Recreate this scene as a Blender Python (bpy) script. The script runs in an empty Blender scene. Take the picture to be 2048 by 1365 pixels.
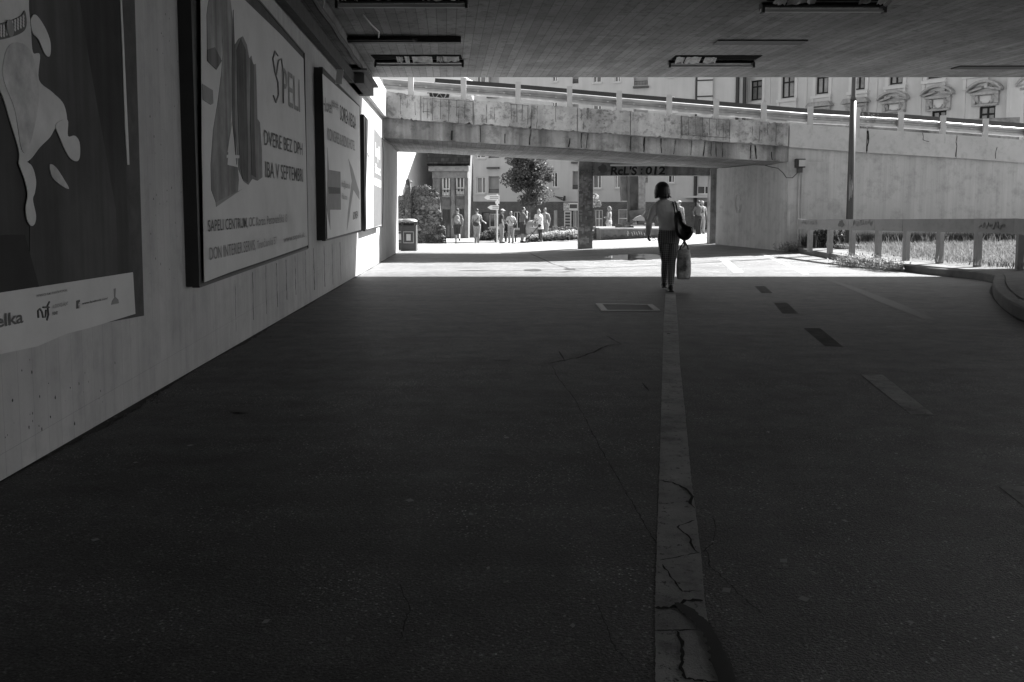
import bpy, bmesh, math, random
from mathutils import Vector as V, Matrix
random.seed(7)
S = bpy.context.scene
COL = S.collection
# ---------------------------------------------------------------- camera, world, sun, exposure
F, CX, CY = 1700.0, 1024.0, 530.0
PITCH = math.atan(138.0 / F)
CAMZ = 1.03
cam = bpy.data.cameras.new('camera'); camo = bpy.data.objects.new('camera', cam); COL.objects.link(camo)
camo.location = (0, 0, CAMZ); camo.rotation_euler = (math.pi / 2 - PITCH, 0, 0)
cam.sensor_width = 36; cam.lens = 36 * F / 2048; cam.shift_y = -(682.5 - CY) / 2048
cam.clip_start = .05; cam.clip_end = 1000
S.camera = camo
SUN = V((.85, .5, 1.0)).normalized()
w = bpy.data.worlds.new("World"); S.world = w; w.use_nodes = True
nt = w.node_tree; bg = nt.nodes['Background']
sky = nt.nodes.new('ShaderNodeTexSky'); sky.sky_type = 'NISHITA'; sky.sun_disc = False
sky.sun_elevation = math.asin(SUN.z); sky.sun_rotation = math.atan2(SUN.x, SUN.y)
bw = nt.nodes.new('ShaderNodeRGBToBW')
nt.links.new(sky.outputs[0], bw.inputs[0]); nt.links.new(bw.outputs[0], bg.inputs[0]); bg.inputs[1].default_value = .075
sl = bpy.data.lights.new('sun', 'SUN'); sl.energy = 5.0; sl.angle = math.radians(.5); sl.color = (1, 1, 1)
so = bpy.data.objects.new('sun', sl); COL.objects.link(so); so.rotation_euler = SUN.to_track_quat('Z', 'Y').to_euler()
S.view_settings.view_transform = 'Standard'; S.view_settings.look = 'None'
S.view_settings.exposure = 2.05; S.view_settings.gamma = 1
S.cycles.max_bounces = 7; S.cycles.diffuse_bounces = 5; S.cycles.use_denoising = True
# ---------------------------------------------------------------- picture <-> place
FW = V((0, math.cos(PITCH), -math.sin(PITCH))); UP = V((0, math.sin(PITCH), math.cos(PITCH)))
CAM = V((0, 0, CAMZ))
def ray(px, py):
    return FW + V((1, 0, 0)) * ((px - CX) / F) + UP * ((CY - py) / F)
def clamp(a, lo, hi): return max(lo, min(hi, a))
def gh(x, y):                                   # ground height: falls away gently, right side rises a little past the first bridge
    return -.0322 * y + .0031 * clamp(y - 17, 0, 14) * clamp(x, 0, 12)
def G(px, py, dz=0.0):
    d = ray(px, py); Y = 12.0
    for _ in range(60):
        X = d.x / d.y * Y
        e = gh(X, Y) + .0322 * Y + dz
        k = -d.z / d.y - .0322
        Y2 = (CAMZ - e) / k
        Y = .5 * Y + .5 * Y2
    return V((d.x / d.y * Y, Y, gh(d.x / d.y * Y, Y) + dz))
def W(px, py, Y):
    d = ray(px, py); return CAM + d * (Y / d.y)
def ZP(px, py, z):
    d = ray(px, py); return CAM + d * ((z - CAMZ) / d.z)
def PL(px, py, p0, n):
    d = ray(px, py); return CAM + d * ((p0 - CAM).dot(n) / d.dot(n))
# left wall plane
LA, LB = G(60, 930), G(790, 508)
LE = (V((LB.x, LB.y, 0)) - V((LA.x, LA.y, 0))).normalized()
LN = V((LE.y, -LE.x, 0))
def Lp(px, py, off=0.0): return PL(px, py, LA + LN * off, LN)
def Lw(y, z, off=0.0):                          # point of the wall plane at world y
    t = (y - LA.y) / LE.y
    return V((LA.x + LE.x * t, y, z)) + LN * off
# ---------------------------------------------------------------- helpers
def tag(o, label=None, cat=None, group=None, kind=None):
    if label: o['label'] = label
    if cat: o['category'] = cat
    if group: o['group'] = group
    if kind: o['kind'] = kind
    return o
def empty(name, loc, label, cat, group=None, rz=0):
    o = bpy.data.objects.new(name, None); COL.objects.link(o); o.location = loc; o.rotation_euler.z = rz
    o.empty_display_size = .1
    return tag(o, label, cat, group)
class MB:
    def __init__(s): s.v = []; s.f = []
    def add(s, vs, fs):
        b = len(s.v); s.v += [V(p) for p in vs]; s.f += [[b + i for i in f] for f in fs]; return s
    def hexa(s, a, b, c, d, A, B, C_, D):       # two opposite quads
        return s.add([a, b, c, d, A, B, C_, D], [(0, 3, 2, 1), (4, 5, 6, 7), (0, 1, 5, 4), (1, 2, 6, 5), (2, 3, 7, 6), (3, 0, 4, 7)])
    def box(s, c, sz, rz=0, m=None):
        c = V(c); h = V(sz) / 2; R = m or Matrix.Rotation(rz, 3, 'Z')
        P = [c + R @ V((i * h.x, j * h.y, k * h.z)) for k in (-1, 1) for i, j in ((-1, -1), (1, -1), (1, 1), (-1, 1))]
        return s.hexa(*P)
    def prism(s, pts, vec):
        pts = [V(p) for p in pts]; n = len(pts); vec = V(vec)
        return s.add(pts + [p + vec for p in pts], [list(range(n))[::-1], list(range(n, 2 * n))] + [(i, (i + 1) % n, n + (i + 1) % n, n + i) for i in range(n)])
    def quad(s, *p): return s.add(p, [list(range(len(p)))])
    def bar(s, a, b, wd, hd, up=V((0, 0, 1))):
        a, b = V(a), V(b); d = (b - a).normalized()
        if abs(d.dot(up)) > .99: up = V((0, 1, 0))
        r = d.cross(up).normalized(); u = r.cross(d)
        q = lambda p: [p - r * wd / 2 - u * hd / 2, p + r * wd / 2 - u * hd / 2, p + r * wd / 2 + u * hd / 2, p - r * wd / 2 + u * hd / 2]
        return s.hexa(*q(a), *q(b))
    def tube(s, pts, rad, n=8, cap=True):
        pts = [V(p) for p in pts]; rad = rad if isinstance(rad, (list, tuple)) else [rad] * len(pts)
        vs = []; fs = []; ref = None
        for i, p in enumerate(pts):
            d = (pts[min(i + 1, len(pts) - 1)] - pts[max(i - 1, 0)])
            d = d.normalized() if d.length > 1e-9 else V((0, 0, 1))
            if ref is None: ref = V((1, 0, 0)) if abs(d.x) < .9 else V((0, 1, 0))
            r = (ref - d * ref.dot(d)).normalized(); ref = r; u = d.cross(r)
            vs += [p + (r * math.cos(2 * math.pi * k / n) + u * math.sin(2 * math.pi * k / n)) * rad[i] for k in range(n)]
        for i in range(len(pts) - 1):
            for k in range(n):
                a = i * n + k; b = i * n + (k + 1) % n; fs.append((a, b, b + n, a + n))
        if cap: fs += [list(range(n))[::-1], list(range((len(pts) - 1) * n, len(pts) * n))]
        return s.add(vs, fs)
    def rings(s, rs, n=16):                     # elliptical horizontal rings (centre, rx, ry)
        vs = []; fs = []
        for c, rx, ry in rs: vs += [V(c) + V((math.cos(2 * math.pi * k / n) * rx, math.sin(2 * math.pi * k / n) * ry, 0)) for k in range(n)]
        for i in range(len(rs) - 1):
            for k in range(n):
                a = i * n + k; b = i * n + (k + 1) % n; fs.append((a, b, b + n, a + n))
        fs += [list(range(n))[::-1], list(range((len(rs) - 1) * n, len(rs) * n))]
        return s.add(vs, fs)
    def ell(s, c, r, n=12, m=8, rot=None):
        c = V(c); vs = []; fs = []; R = rot or Matrix.Identity(3)
        for i in range(1, m):
            t = math.pi * i / m
            for k in range(n):
                p = 2 * math.pi * k / n
                vs.append(c + R @ V((r[0] * math.sin(t) * math.cos(p), r[1] * math.sin(t) * math.sin(p), -r[2] * math.cos(t))))
        a = len(vs); vs += [c + R @ V((0, 0, -r[2])), c + R @ V((0, 0, r[2]))]
        for i in range(m - 2):
            for k in range(n):
                fs.append((i * n + k, i * n + (k + 1) % n, (i + 1) * n + (k + 1) % n, (i + 1) * n + k))
        for k in range(n): fs.append((a, (k + 1) % n, k)); fs.append((a + 1, (m - 2) * n + k, (m - 2) * n + (k + 1) % n))
        return s.add(vs, fs)
    def build(s, name, mat, parent=None, smooth=False, remesh=0, smoothit=0, bevel=0):
        me = bpy.data.meshes.new(name)
        off = V(parent_loc(parent)) if parent else V((0, 0, 0))
        me.from_pydata([tuple(p) for p in s.v], [], s.f); me.update()
        o = bpy.data.objects.new(name, me); COL.objects.link(o)
        if remesh:
            r = o.modifiers.new('r', 'REMESH'); r.mode = 'VOXEL'; r.voxel_size = remesh
            if smoothit:
                q = o.modifiers.new('s', 'SMOOTH'); q.factor = .5; q.iterations = smoothit
            bake(o); me = o.data
        if bevel:
            q = o.modifiers.new('b', 'BEVEL'); q.width = bevel; q.segments = 2; bake(o); me = o.data
        if mat: me.materials.clear(); me.materials.append(mat)
        if smooth:
            for p in me.polygons: p.use_smooth = True
        if parent:
            Mi = world_of(parent).inverted()
            me.transform(Mi) if not getattr(s, 'local', False) else None
            o.parent = parent
        return o
def _each(s, name, mt, parent=None, **kw):
    par = list(range(len(s.v)))
    def f(a):
        while par[a] != a: par[a] = par[par[a]]; a = par[a]
        return a
    key = {}
    for i, p in enumerate(s.v):
        k = (round(p.x, 4), round(p.y, 4), round(p.z, 4))
        if k in key: par[f(i)] = f(key[k])
        else: key[k] = i
    for q in s.f:
        for a in q[1:]: par[f(a)] = f(q[0])
    grp = {}
    for q in s.f: grp.setdefault(f(q[0]), []).append(q)
    out = []
    for g in grp.values():
        m = MB(); mp = {}
        for q in g:
            for a in q:
                if a not in mp: mp[a] = len(m.v); m.v.append(s.v[a])
            m.f.append([mp[a] for a in q])
        out.append(m.build(name, mt, parent, **kw))
    return out
MB.each = _each
def world_of(o):
    M = Matrix.Translation(o.location) @ o.rotation_euler.to_matrix().to_4x4()
    return world_of(o.parent) @ M if o.parent else M
def parent_loc(o): return world_of(o).translation
def bake(o):
    dg = bpy.context.evaluated_depsgraph_get(); ev = o.evaluated_get(dg)
    me = bpy.data.meshes.new_from_object(ev); old = o.data; o.modifiers.clear(); o.data = me; me.name = old.name
    bpy.data.meshes.remove(old)
def copy_tree(o, parent=None):
    c = o.copy(); COL.objects.link(c); c.parent = parent
    for ch in o.children: copy_tree(ch, c)
    return c
# ---------------------------------------------------------------- materials (all grey: a black and white photograph)
def mat(name, v, rough=.85, var=.12, scale=2.0, det=6, streak=0, sdir=None, bump=.0, bscale=40, dirt=0, dscale=3, spec=.5, metal=0, spots=0, stscale=6):
    m = bpy.data.materials.new(name); m.use_nodes = True; N = m.node_tree.nodes; K = m.node_tree.links
    b = N['Principled BSDF']; b.inputs['Roughness'].default_value = rough; b.inputs['Metallic'].default_value = metal
    b.inputs['Specular IOR Level'].default_value = spec
    geo = N.new('ShaderNodeNewGeometry'); P = geo.outputs['Position']
    def noise(sc, vec=None, d=det, rg=.6):
        t = N.new('ShaderNodeTexNoise'); t.inputs['Scale'].default_value = sc; t.inputs['Detail'].default_value = d; t.inputs['Roughness'].default_value = rg
        K.new(vec or P, t.inputs['Vector']); return t.outputs['Fac']
    def rng(x, a, b_, c, d):
        r = N.new('ShaderNodeMapRange'); K.new(x, r.inputs[0])
        for i, q in enumerate((a, b_, c, d)): r.inputs[i + 1].default_value = q
        return r.outputs[0]
    def mul(x, y):
        q = N.new('ShaderNodeMath'); q.operation = 'MULTIPLY'; K.new(x, q.inputs[0])
        if isinstance(y, (int, float)): q.inputs[1].default_value = y
        else: K.new(y, q.inputs[1])
        return q.outputs[0]
    out = rng(noise(scale), .3, .7, v * (1 - var), v * (1 + var))
    if streak:
        mp = N.new('ShaderNodeMapping'); mp.inputs['Scale'].default_value = (stscale, stscale, stscale * .06); K.new(P, mp.inputs['Vector'])
        out = mul(out, rng(noise(1.0, mp.outputs[0], 5), .35, .62, 1 - streak, 1.05))
    if dirt: out = mul(out, rng(noise(dscale, None, 9, .7), .5, .66, 1.0, 1 - dirt))
    if spots: out = mul(out, rng(noise(22, None, 3, .5), .64, .7, 1.0, 1 - spots))
    m['mul'] = 1
    K.new(out, b.inputs['Base Color'])
    if bump:
        bp = N.new('ShaderNodeBump'); bp.inputs['Strength'].default_value = bump; bp.inputs['Distance'].default_value = .02
        K.new(noise(bscale, None, 6), bp.inputs['Height']); K.new(bp.outputs[0], b.inputs['Normal'])
    m['v'] = v
    return m
def brick(m, dir_u, w_, h_, mortar, dark, use_xy=False, off=.5, vary=.25, msize=.012):
    """multiply a course pattern into a material; dir_u: horizontal direction along the surface"""
    N = m.node_tree.nodes; K = m.node_tree.links; b = N['Principled BSDF']
    src = b.inputs['Base Color'].links[0].from_socket
    geo = N.new('ShaderNodeNewGeometry')
    def dot(d):
        q = N.new('ShaderNodeVectorMath'); q.operation = 'DOT_PRODUCT'; K.new(geo.outputs['Position'], q.inputs[0]); q.inputs[1].default_value = d; return q.outputs['Value']
    c = N.new('ShaderNodeCombineXYZ'); K.new(dot(dir_u), c.inputs[0])
    K.new(dot((dir_u[1], -dir_u[0], 0) if use_xy else (0, 0, 1)), c.inputs[1])
    t = N.new('ShaderNodeTexBrick'); K.new(c.outputs[0], t.inputs['Vector'])
    t.inputs['Scale'].default_value = 1; t.inputs['Brick Width'].default_value = w_; t.inputs['Row Height'].default_value = h_
    t.inputs['Mortar Size'].default_value = msize; t.inputs['Mortar Smooth'].default_value = .3; t.offset = off
    t.inputs['Color1'].default_value = (1, 1, 1, 1); t.inputs['Color2'].default_value = (1 - vary,) * 3 + (1,)
    t.inputs['Mortar'].default_value = (mortar,) * 3 + (1,)
    mx = N.new('ShaderNodeMix'); mx.data_type = 'RGBA'; mx.blend_type = 'MULTIPLY'; mx.inputs[0].default_value = dark
    K.new(src, mx.inputs[6]); K.new(t.outputs[0], mx.inputs[7]); K.new(mx.outputs[2], b.inputs['Base Color'])
    return m
CW = (LE.x, LE.y, 0)
m_ground = mat('asphalt', .050, .62, .16, .5, 9, bump=.6, bscale=130, dirt=.15, dscale=1.6, spec=.42)
def tweak_ground():
    N = m_ground.node_tree.nodes; K = m_ground.node_tree.links; b = N['Principled BSDF']
    src = b.inputs['Base Color'].links[0].from_socket; geo = N.new('ShaderNodeNewGeometry')
    def tex(sc, a, c, lo, hi, kind='n', det=2):
        t = N.new('ShaderNodeTexNoise' if kind == 'n' else 'ShaderNodeTexVoronoi'); K.new(geo.outputs['Position'], t.inputs['Vector']); t.inputs['Scale'].default_value = sc
        if kind == 'n': t.inputs['Detail'].default_value = det
        r = N.new('ShaderNodeMapRange'); K.new(t.outputs['Fac' if kind == 'n' else 'Distance'], r.inputs[0])
        for i, q in enumerate((a, c, lo, hi)): r.inputs[i + 1].default_value = q
        return r.outputs[0]
    cur = src
    def M(x):
        nonlocal cur
        q = N.new('ShaderNodeMath'); q.operation = 'MULTIPLY'; K.new(cur, q.inputs[0]); K.new(x, q.inputs[1]); cur = q.outputs[0]
    M(tex(70, .60, .72, 1.0, 2.4)); M(tex(7, .35, .65, .84, 1.16, det=9)); M(tex(120, .36, .64, .55, 1.6, det=4)); M(tex(28, .03, .16, 2.0, 1.0, 'v')); M(tex(240, .3, .7, .75, 1.3))
    # ground colour beyond the second bridge is lighter than the dark asphalt of the underpass
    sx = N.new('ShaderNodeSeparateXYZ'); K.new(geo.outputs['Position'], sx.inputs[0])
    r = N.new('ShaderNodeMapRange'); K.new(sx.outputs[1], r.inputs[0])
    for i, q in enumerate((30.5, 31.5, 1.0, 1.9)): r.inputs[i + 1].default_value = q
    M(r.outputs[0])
    r = N.new('ShaderNodeMapRange'); K.new(sx.outputs[1], r.inputs[0])          # sunlit brightness put into the colour from the first bridge edge outward
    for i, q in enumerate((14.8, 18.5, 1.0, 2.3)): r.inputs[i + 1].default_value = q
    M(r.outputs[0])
    # worn pale aggregate in clusters and wear running across the path
    a = tex(60, .12, .26, 4.5, 0, 'v'); b2 = tex(2.3, .44, .60, .12, 1, det=7); q = N.new('ShaderNodeMath'); q.operation = 'MULTIPLY_ADD'; K.new(a, q.inputs[0]); K.new(b2, q.inputs[1]); q.inputs[2].default_value = 1; M(q.outputs[0])
    mp = N.new('ShaderNodeMapping'); mp.inputs['Scale'].default_value = (.5, 3.2, 1); K.new(geo.outputs['Position'], mp.inputs[0])
    t = N.new('ShaderNodeTexNoise'); t.inputs['Scale'].default_value = 1; t.inputs['Detail'].default_value = 8; t.inputs['Roughness'].default_value = .65; K.new(mp.outputs[0], t.inputs[0])
    r = N.new('ShaderNodeMapRange'); K.new(t.outputs['Fac'], r.inputs[0])
    for i, q in enumerate((.38, .62, .80, 1.2)): r.inputs[i + 1].default_value = q
    M(r.outputs[0])
    K.new(cur, b.inputs['Base Color'])
    rr = tex(6, .35, .7, .53, .62, det=8); K.new(rr, b.inputs['Roughness'])
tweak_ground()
def voro(m, sc, lo, hi, edge=.35):
    N = m.node_tree.nodes; K = m.node_tree.links; b = N['Principled BSDF']; src = b.inputs['Base Color'].links[0].from_socket; geo = N.new('ShaderNodeNewGeometry')
    def mulin(x):
        nonlocal src
        q = N.new('ShaderNodeMath'); q.operation = 'MULTIPLY'; K.new(src, q.inputs[0]); K.new(x, q.inputs[1]); src = q.outputs[0]; K.new(src, b.inputs['Base Color'])
    def rg(x, v):
        r = N.new('ShaderNodeMapRange'); K.new(x, r.inputs[0])
        for i, q in enumerate(v): r.inputs[i + 1].default_value = q
        return r.outputs[0]
    mp = N.new('ShaderNodeMapping'); mp.inputs['Scale'].default_value = (1, 1, 1.7); K.new(geo.outputs['Position'], mp.inputs[0])
    t = N.new('ShaderNodeTexVoronoi'); t.inputs['Scale'].default_value = sc; K.new(mp.outputs[0], t.inputs[0]); s_ = N.new('ShaderNodeSeparateColor'); K.new(t.outputs['Color'], s_.inputs[0]); mulin(rg(s_.outputs[0], (0, 1, lo, hi)))
    t = N.new('ShaderNodeTexVoronoi'); t.feature = 'DISTANCE_TO_EDGE'; t.inputs['Scale'].default_value = sc; K.new(mp.outputs[0], t.inputs[0]); mulin(rg(t.outputs['Distance'], (0, .08, edge, 1)))
m_paint = mat('worn_line_paint', .42, .85, .25, 3, 8, dirt=.35, dscale=9, spec=.08, bump=.3, bscale=150)
def wear(m, lo, hi, v):
    N = m.node_tree.nodes; K = m.node_tree.links; b = N['Principled BSDF']; src = b.inputs['Base Color'].links[0].from_socket; geo = N.new('ShaderNodeNewGeometry')
    t = N.new('ShaderNodeTexNoise'); t.inputs['Scale'].default_value = 38; t.inputs['Detail'].default_value = 10; t.inputs['Roughness'].default_value = .75; K.new(geo.outputs['Position'], t.inputs[0])
    r = N.new('ShaderNodeMapRange'); K.new(t.outputs['Fac'], r.inputs[0]); x = N.new('ShaderNodeMix'); x.data_type = 'FLOAT'
    for i, q in enumerate((lo, hi, 0, 1)): r.inputs[i + 1].default_value = q
    K.new(r.outputs[0], x.inputs[0]); K.new(src, x.inputs[2]); x.inputs[3].default_value = v; K.new(x.outputs[0], b.inputs['Base Color'])
wear(m_paint, .57, .64, .06)
m_dash_dark = mat('dark_dash_paint', .075, .9, .3, 5, 8, dirt=.3, dscale=7, spec=.1)  # darker colour for the three dashes in the middle distance
m_patch = mat('tar_patch', .04, .55, .2, 6)
m_crack = mat('crack_dark', .012, .95, .1)
m_wallpaint = mat('painted_concrete', .39, .75, .16, .9, 9, streak=.10, stscale=7, bump=.25, bscale=25, spots=.0, dirt=.12, dscale=5)
brick(m_wallpaint, CW, .125, 40, .72, 1, off=0, vary=.045, msize=.0016)
m_soffit = mat('board_marked_concrete', .27, .85, .3, 1.0, 10, bump=.6, bscale=30, dirt=.5, dscale=8)
brick(m_soffit, CW, 2.4, .14, .45, 1.0, use_xy=True, off=.37, vary=.3, msize=.006)
m_conc = mat('stained_concrete', .33, .85, .35, 1.1, 9, streak=.6, stscale=2.6, bump=.5, bscale=14, dirt=.45, dscale=3)
m_par = mat('rough_parapet_concrete', .40, .9, .45, 1.0, 10, streak=.22, stscale=3, bump=.9, bscale=12, dirt=.6, dscale=4.5, spots=.35)
m_ret = mat('whitewashed_concrete', .44, .8, .10, .6, 8, streak=.10, stscale=6, bump=.35, bscale=18, dirt=.25, dscale=2.2)
brick(m_ret, (1, .2, 0), .2, 40, .8, 1, off=0, vary=.07, msize=.004)
m_retpar = mat('whitewashed_coping', .44, .8, .1, .8, 8, bump=.3, bscale=12, dirt=.2, dscale=4)
m_pier = mat('scuffed_pier_concrete', .42, .85, .12, .8, 8, streak=.1, stscale=7, bump=.3, bscale=20, dirt=.2, dscale=3)
m_poster_pillar = mat('poster_covered_concrete', .2, .85, .45, 7, 8, dirt=.45, dscale=14)
m_plant0 = mat('sooty_concrete', .12, .9, .3, 2, 7, dirt=.3, dscale=4)
m_dark = mat('dark_steel', .02, .5, .2, 5, spots=.0)
m_rust = mat('weathered_dark_frame', .035, .7, .5, 9, 8)
m_wht = mat('white_paper', .52, .7, .08, 1.5, 6, spec=.1, dirt=.08, dscale=2)
m_ink = mat('dark_ink', .12, .7, .12, 8, spec=.1)
m_ink2 = mat('grey_ink', .24, .7, .12, 6, spec=.1)
m_wood = mat('printed_wood', .25, .8, .35, 2.2, 6, spec=.05, streak=.35, stscale=10)
m_wood2 = mat('printed_wood_dark', .14, .8, .3, 2.2, 6, spec=.05, streak=.35, stscale=10)
m_pdark = mat('poster_dark_backdrop', .07, .8, .3, .9, 5, spec=.04, streak=.3, stscale=4)
m_fur = mat('printed_white_fur', .50, .9, .2, 3.5, 9, spec=.05)
m_furd = mat('printed_fur_shade', .43, .9, .3, 8, 9, spec=.05)
m_galv = mat('galvanised_steel', .33, .45, .2, 6, 8, metal=.6, dirt=.2, dscale=12)
m_post = mat('painted_post', .42, .6, .1, 5)
m_fence = mat('painted_fence_beam', .22, .6, .12, 2, 8, dirt=.15, dscale=6)
m_kerb = mat('kerb_concrete', .13, .9, .25, 3, 9, bump=.4, bscale=30, dirt=.3, dscale=5)
m_glass = mat('dark_window_glass', .03, .08, .1, 1, spec=.8)
m_curtain = mat('window_with_curtain', .16, .25, .5, 1.2, 4)
m_frame = mat('white_window_frame', .7, .5, .04, 4)
m_facA = mat('pale_render', .46, .9, .05, .5, 6, streak=.05, stscale=2)
m_facB = mat('cream_stucco', .44, .9, .07, .6, 8, streak=.08, stscale=2, dirt=.06, dscale=1)
m_stuc = mat('stucco_ornament', .30, .9, .2, 3, 8, dirt=.3, dscale=5)
m_trim = mat('light_trim', .5, .9, .05, 2)
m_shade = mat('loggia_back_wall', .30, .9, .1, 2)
m_lamp = mat('lamp_post_paint', .055, .5, .2, 4, 6, dirt=.2, dscale=8)
m_blk = mat('black', .012, .6, .2, 6)
m_skin = mat('skin', .22, .6, .06, 6)
m_white = mat('white_cloth', .5, .9, .05, 6)
m_lg = mat('light_grey_cloth', .27, .9, .08, 6)
m_mg = mat('mid_grey_cloth', .09, .9, .1, 6)
m_dg = mat('dark_grey_cloth', .035, .9, .12, 6)
m_bk = mat('black_cloth', .018, .85, .2, 8)
m_khaki = mat('khaki_cloth', .22, .9, .08, 6)
m_hair = mat('dark_hair', .012, .45, .4, 30)
m_hairm = mat('grey_hair', .035, .6, .3, 30)
m_leather = mat('black_leather', .015, .35, .2, 9, bump=.3, bscale=30)
m_stone = mat('rubble_stone', .15, .95, .35, 2.5, 10, bump=.6, bscale=14, dirt=.35, dscale=6)
voro(m_stone, 3.2, .55, 1.5)
m_leaf = mat('leaf', .085, .55, .5, 1.4, 4)
m_leafl = mat('leaf_pale', .16, .6, .4, 1.6, 4)
m_bark = mat('bark', .09, .95, .3, 9)
m_grass = mat('grass', .15, .7, .45, 2.0, 5)
m_flower = mat('white_blossom', .5, .8, .15, 8)
def translucent(m, k=.45):
    N = m.node_tree.nodes; K = m.node_tree.links; b = N['Principled BSDF']; t = N.new('ShaderNodeBsdfTranslucent'); x = N.new('ShaderNodeMixShader')
    K.new(b.inputs['Base Color'].links[0].from_socket, t.inputs[0]); x.inputs[0].default_value = k
    K.new(b.outputs[0], x.inputs[1]); K.new(t.outputs[0], x.inputs[2]); K.new(x.outputs[0], N['Material Output'].inputs[0])
for m_ in (m_leaf, m_leafl, m_grass, m_flower): translucent(m_)
# ---------------------------------------------------------------- ground sheet
def ground_sheet():
    xs = [-120, -80, -50, -30, -20] + list(range(-14, 0)) + list(range(0, 26)) + [30, 40, 60, 90, 140]
    ys = [-40, -25] + list(range(-15, 60)) + [65, 75, 90, 120, 180, 300]
    m = MB(); n = len(xs)
    m.v = [V((x, y, gh(x, y))) for y in ys for x in xs]
    m.f = [(j * n + i, j * n + i + 1, (j + 1) * n + i + 1, (j + 1) * n + i) for j in range(len(ys) - 1) for i in range(n - 1)]
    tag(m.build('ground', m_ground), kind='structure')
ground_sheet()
def gs(px, py, lift): p = G(px, py); p.z += lift; return p
def strip(mb, pts, widths, lift, px=True):
    """flat ribbon on the ground along pixel points; widths in metres"""
    P = [G(*p) if px else V((p[0], p[1], 0)) for p in pts]
    Q = []; Ws = []
    for i in range(len(P) - 1):
        k = max(1, int((P[i + 1] - P[i]).length / .5))
        for j in range(k): Q.append(P[i].lerp(P[i + 1], j / k)); Ws.append(widths[i] + (widths[i + 1] - widths[i]) * j / k)
    Q.append(P[-1]); Ws.append(widths[-1])
    vs = []
    for i, p in enumerate(Q):
        d = (Q[min(i + 1, len(Q) - 1)] - Q[max(i - 1, 0)]); d.z = 0; d.normalize(); r = V((d.y, -d.x, 0)) * Ws[i] / 2
        for q in (p - r, p + r): vs.append(V((q.x, q.y, gh(q.x, q.y) + lift)))
    mb.add(vs, [(2 * i, 2 * i + 1, 2 * i + 3, 2 * i + 2) for i in range(len(Q) - 1)])
# centre line: polygon from left and right outline
def outline_sheet(name, L, R, lift, mt, n=12):
    mb = MB(); vs = []; rr = random.Random(8); n = 40
    for i in range(len(L) - 1):
        for j in range(n + (i == len(L) - 2)):
            t = j / n
            for A in (L, R):
                a, b = A[i], A[i + 1]; vs.append(V((rr.uniform(-.0012, .0012), 0, 0)) + gs(a[0] + (b[0] - a[0]) * t, a[1] + (b[1] - a[1]) * t, lift))
    mb.add(vs, [(2 * i, 2 * i + 1, 2 * i + 3, 2 * i + 2) for i in range(len(vs) // 2 - 1)])
    return tag(mb.build(name, mt), kind='structure')
outline_sheet('lane_line', [(1308, 1500), (1311, 1365), (1310, 1200), (1313, 1105), (1318, 960), (1322, 830), (1325, 730), (1327, 650), (1331, 588)],
              [(1462, 1500), (1437, 1365), (1410, 1210), (1402, 1105), (1383, 960), (1371, 830), (1360, 730), (1356, 650), (1351, 588)], .0012, m_paint)
for q in ([(1509, 573), (1530, 573), (1545, 587), (1523, 587)], [(1547, 606), (1574, 606), (1597, 628), (1565, 628)], [(1607, 657), (1640, 657), (1687, 695), (1650, 693)],
          [(1722, 750), (1765, 750), (1868, 830), (1822, 830)], [(1438, 518), (1453, 518), (1487, 545), (1466, 545)]):
    mb = MB(); mb.quad(*[gs(a, b, .0016) for a, b in q]); tag(mb.build('lane_dash', m_paint if q[0][1] > 700 or q[0][1] < 530 else m_dash_dark), kind='structure')
mb = MB(); mb.add([gs(1996, 972, .0012), gs(2060, 974, .0012), gs(2120, 1060, .0012), gs(2060, 1040, .0012), gs(2047, 1012, .0012)], [(0, 1, 2, 3, 4)]); tag(mb.build('lane_arrow', m_paint), kind='structure')
mb = MB(); strip(mb, [(1524, 508), (1575, 530), (1612, 549)], [.12, .12, .12], .002); tag(mb.build('edge_line', m_paint), kind='structure')
mb = MB(); strip(mb, [(1640, 555), (1700, 575), (1780, 607), (1860, 640)], [.1, .14, .22, .12], .004); tag(mb.build('patched_joint', m_patch), kind='structure')
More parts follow.
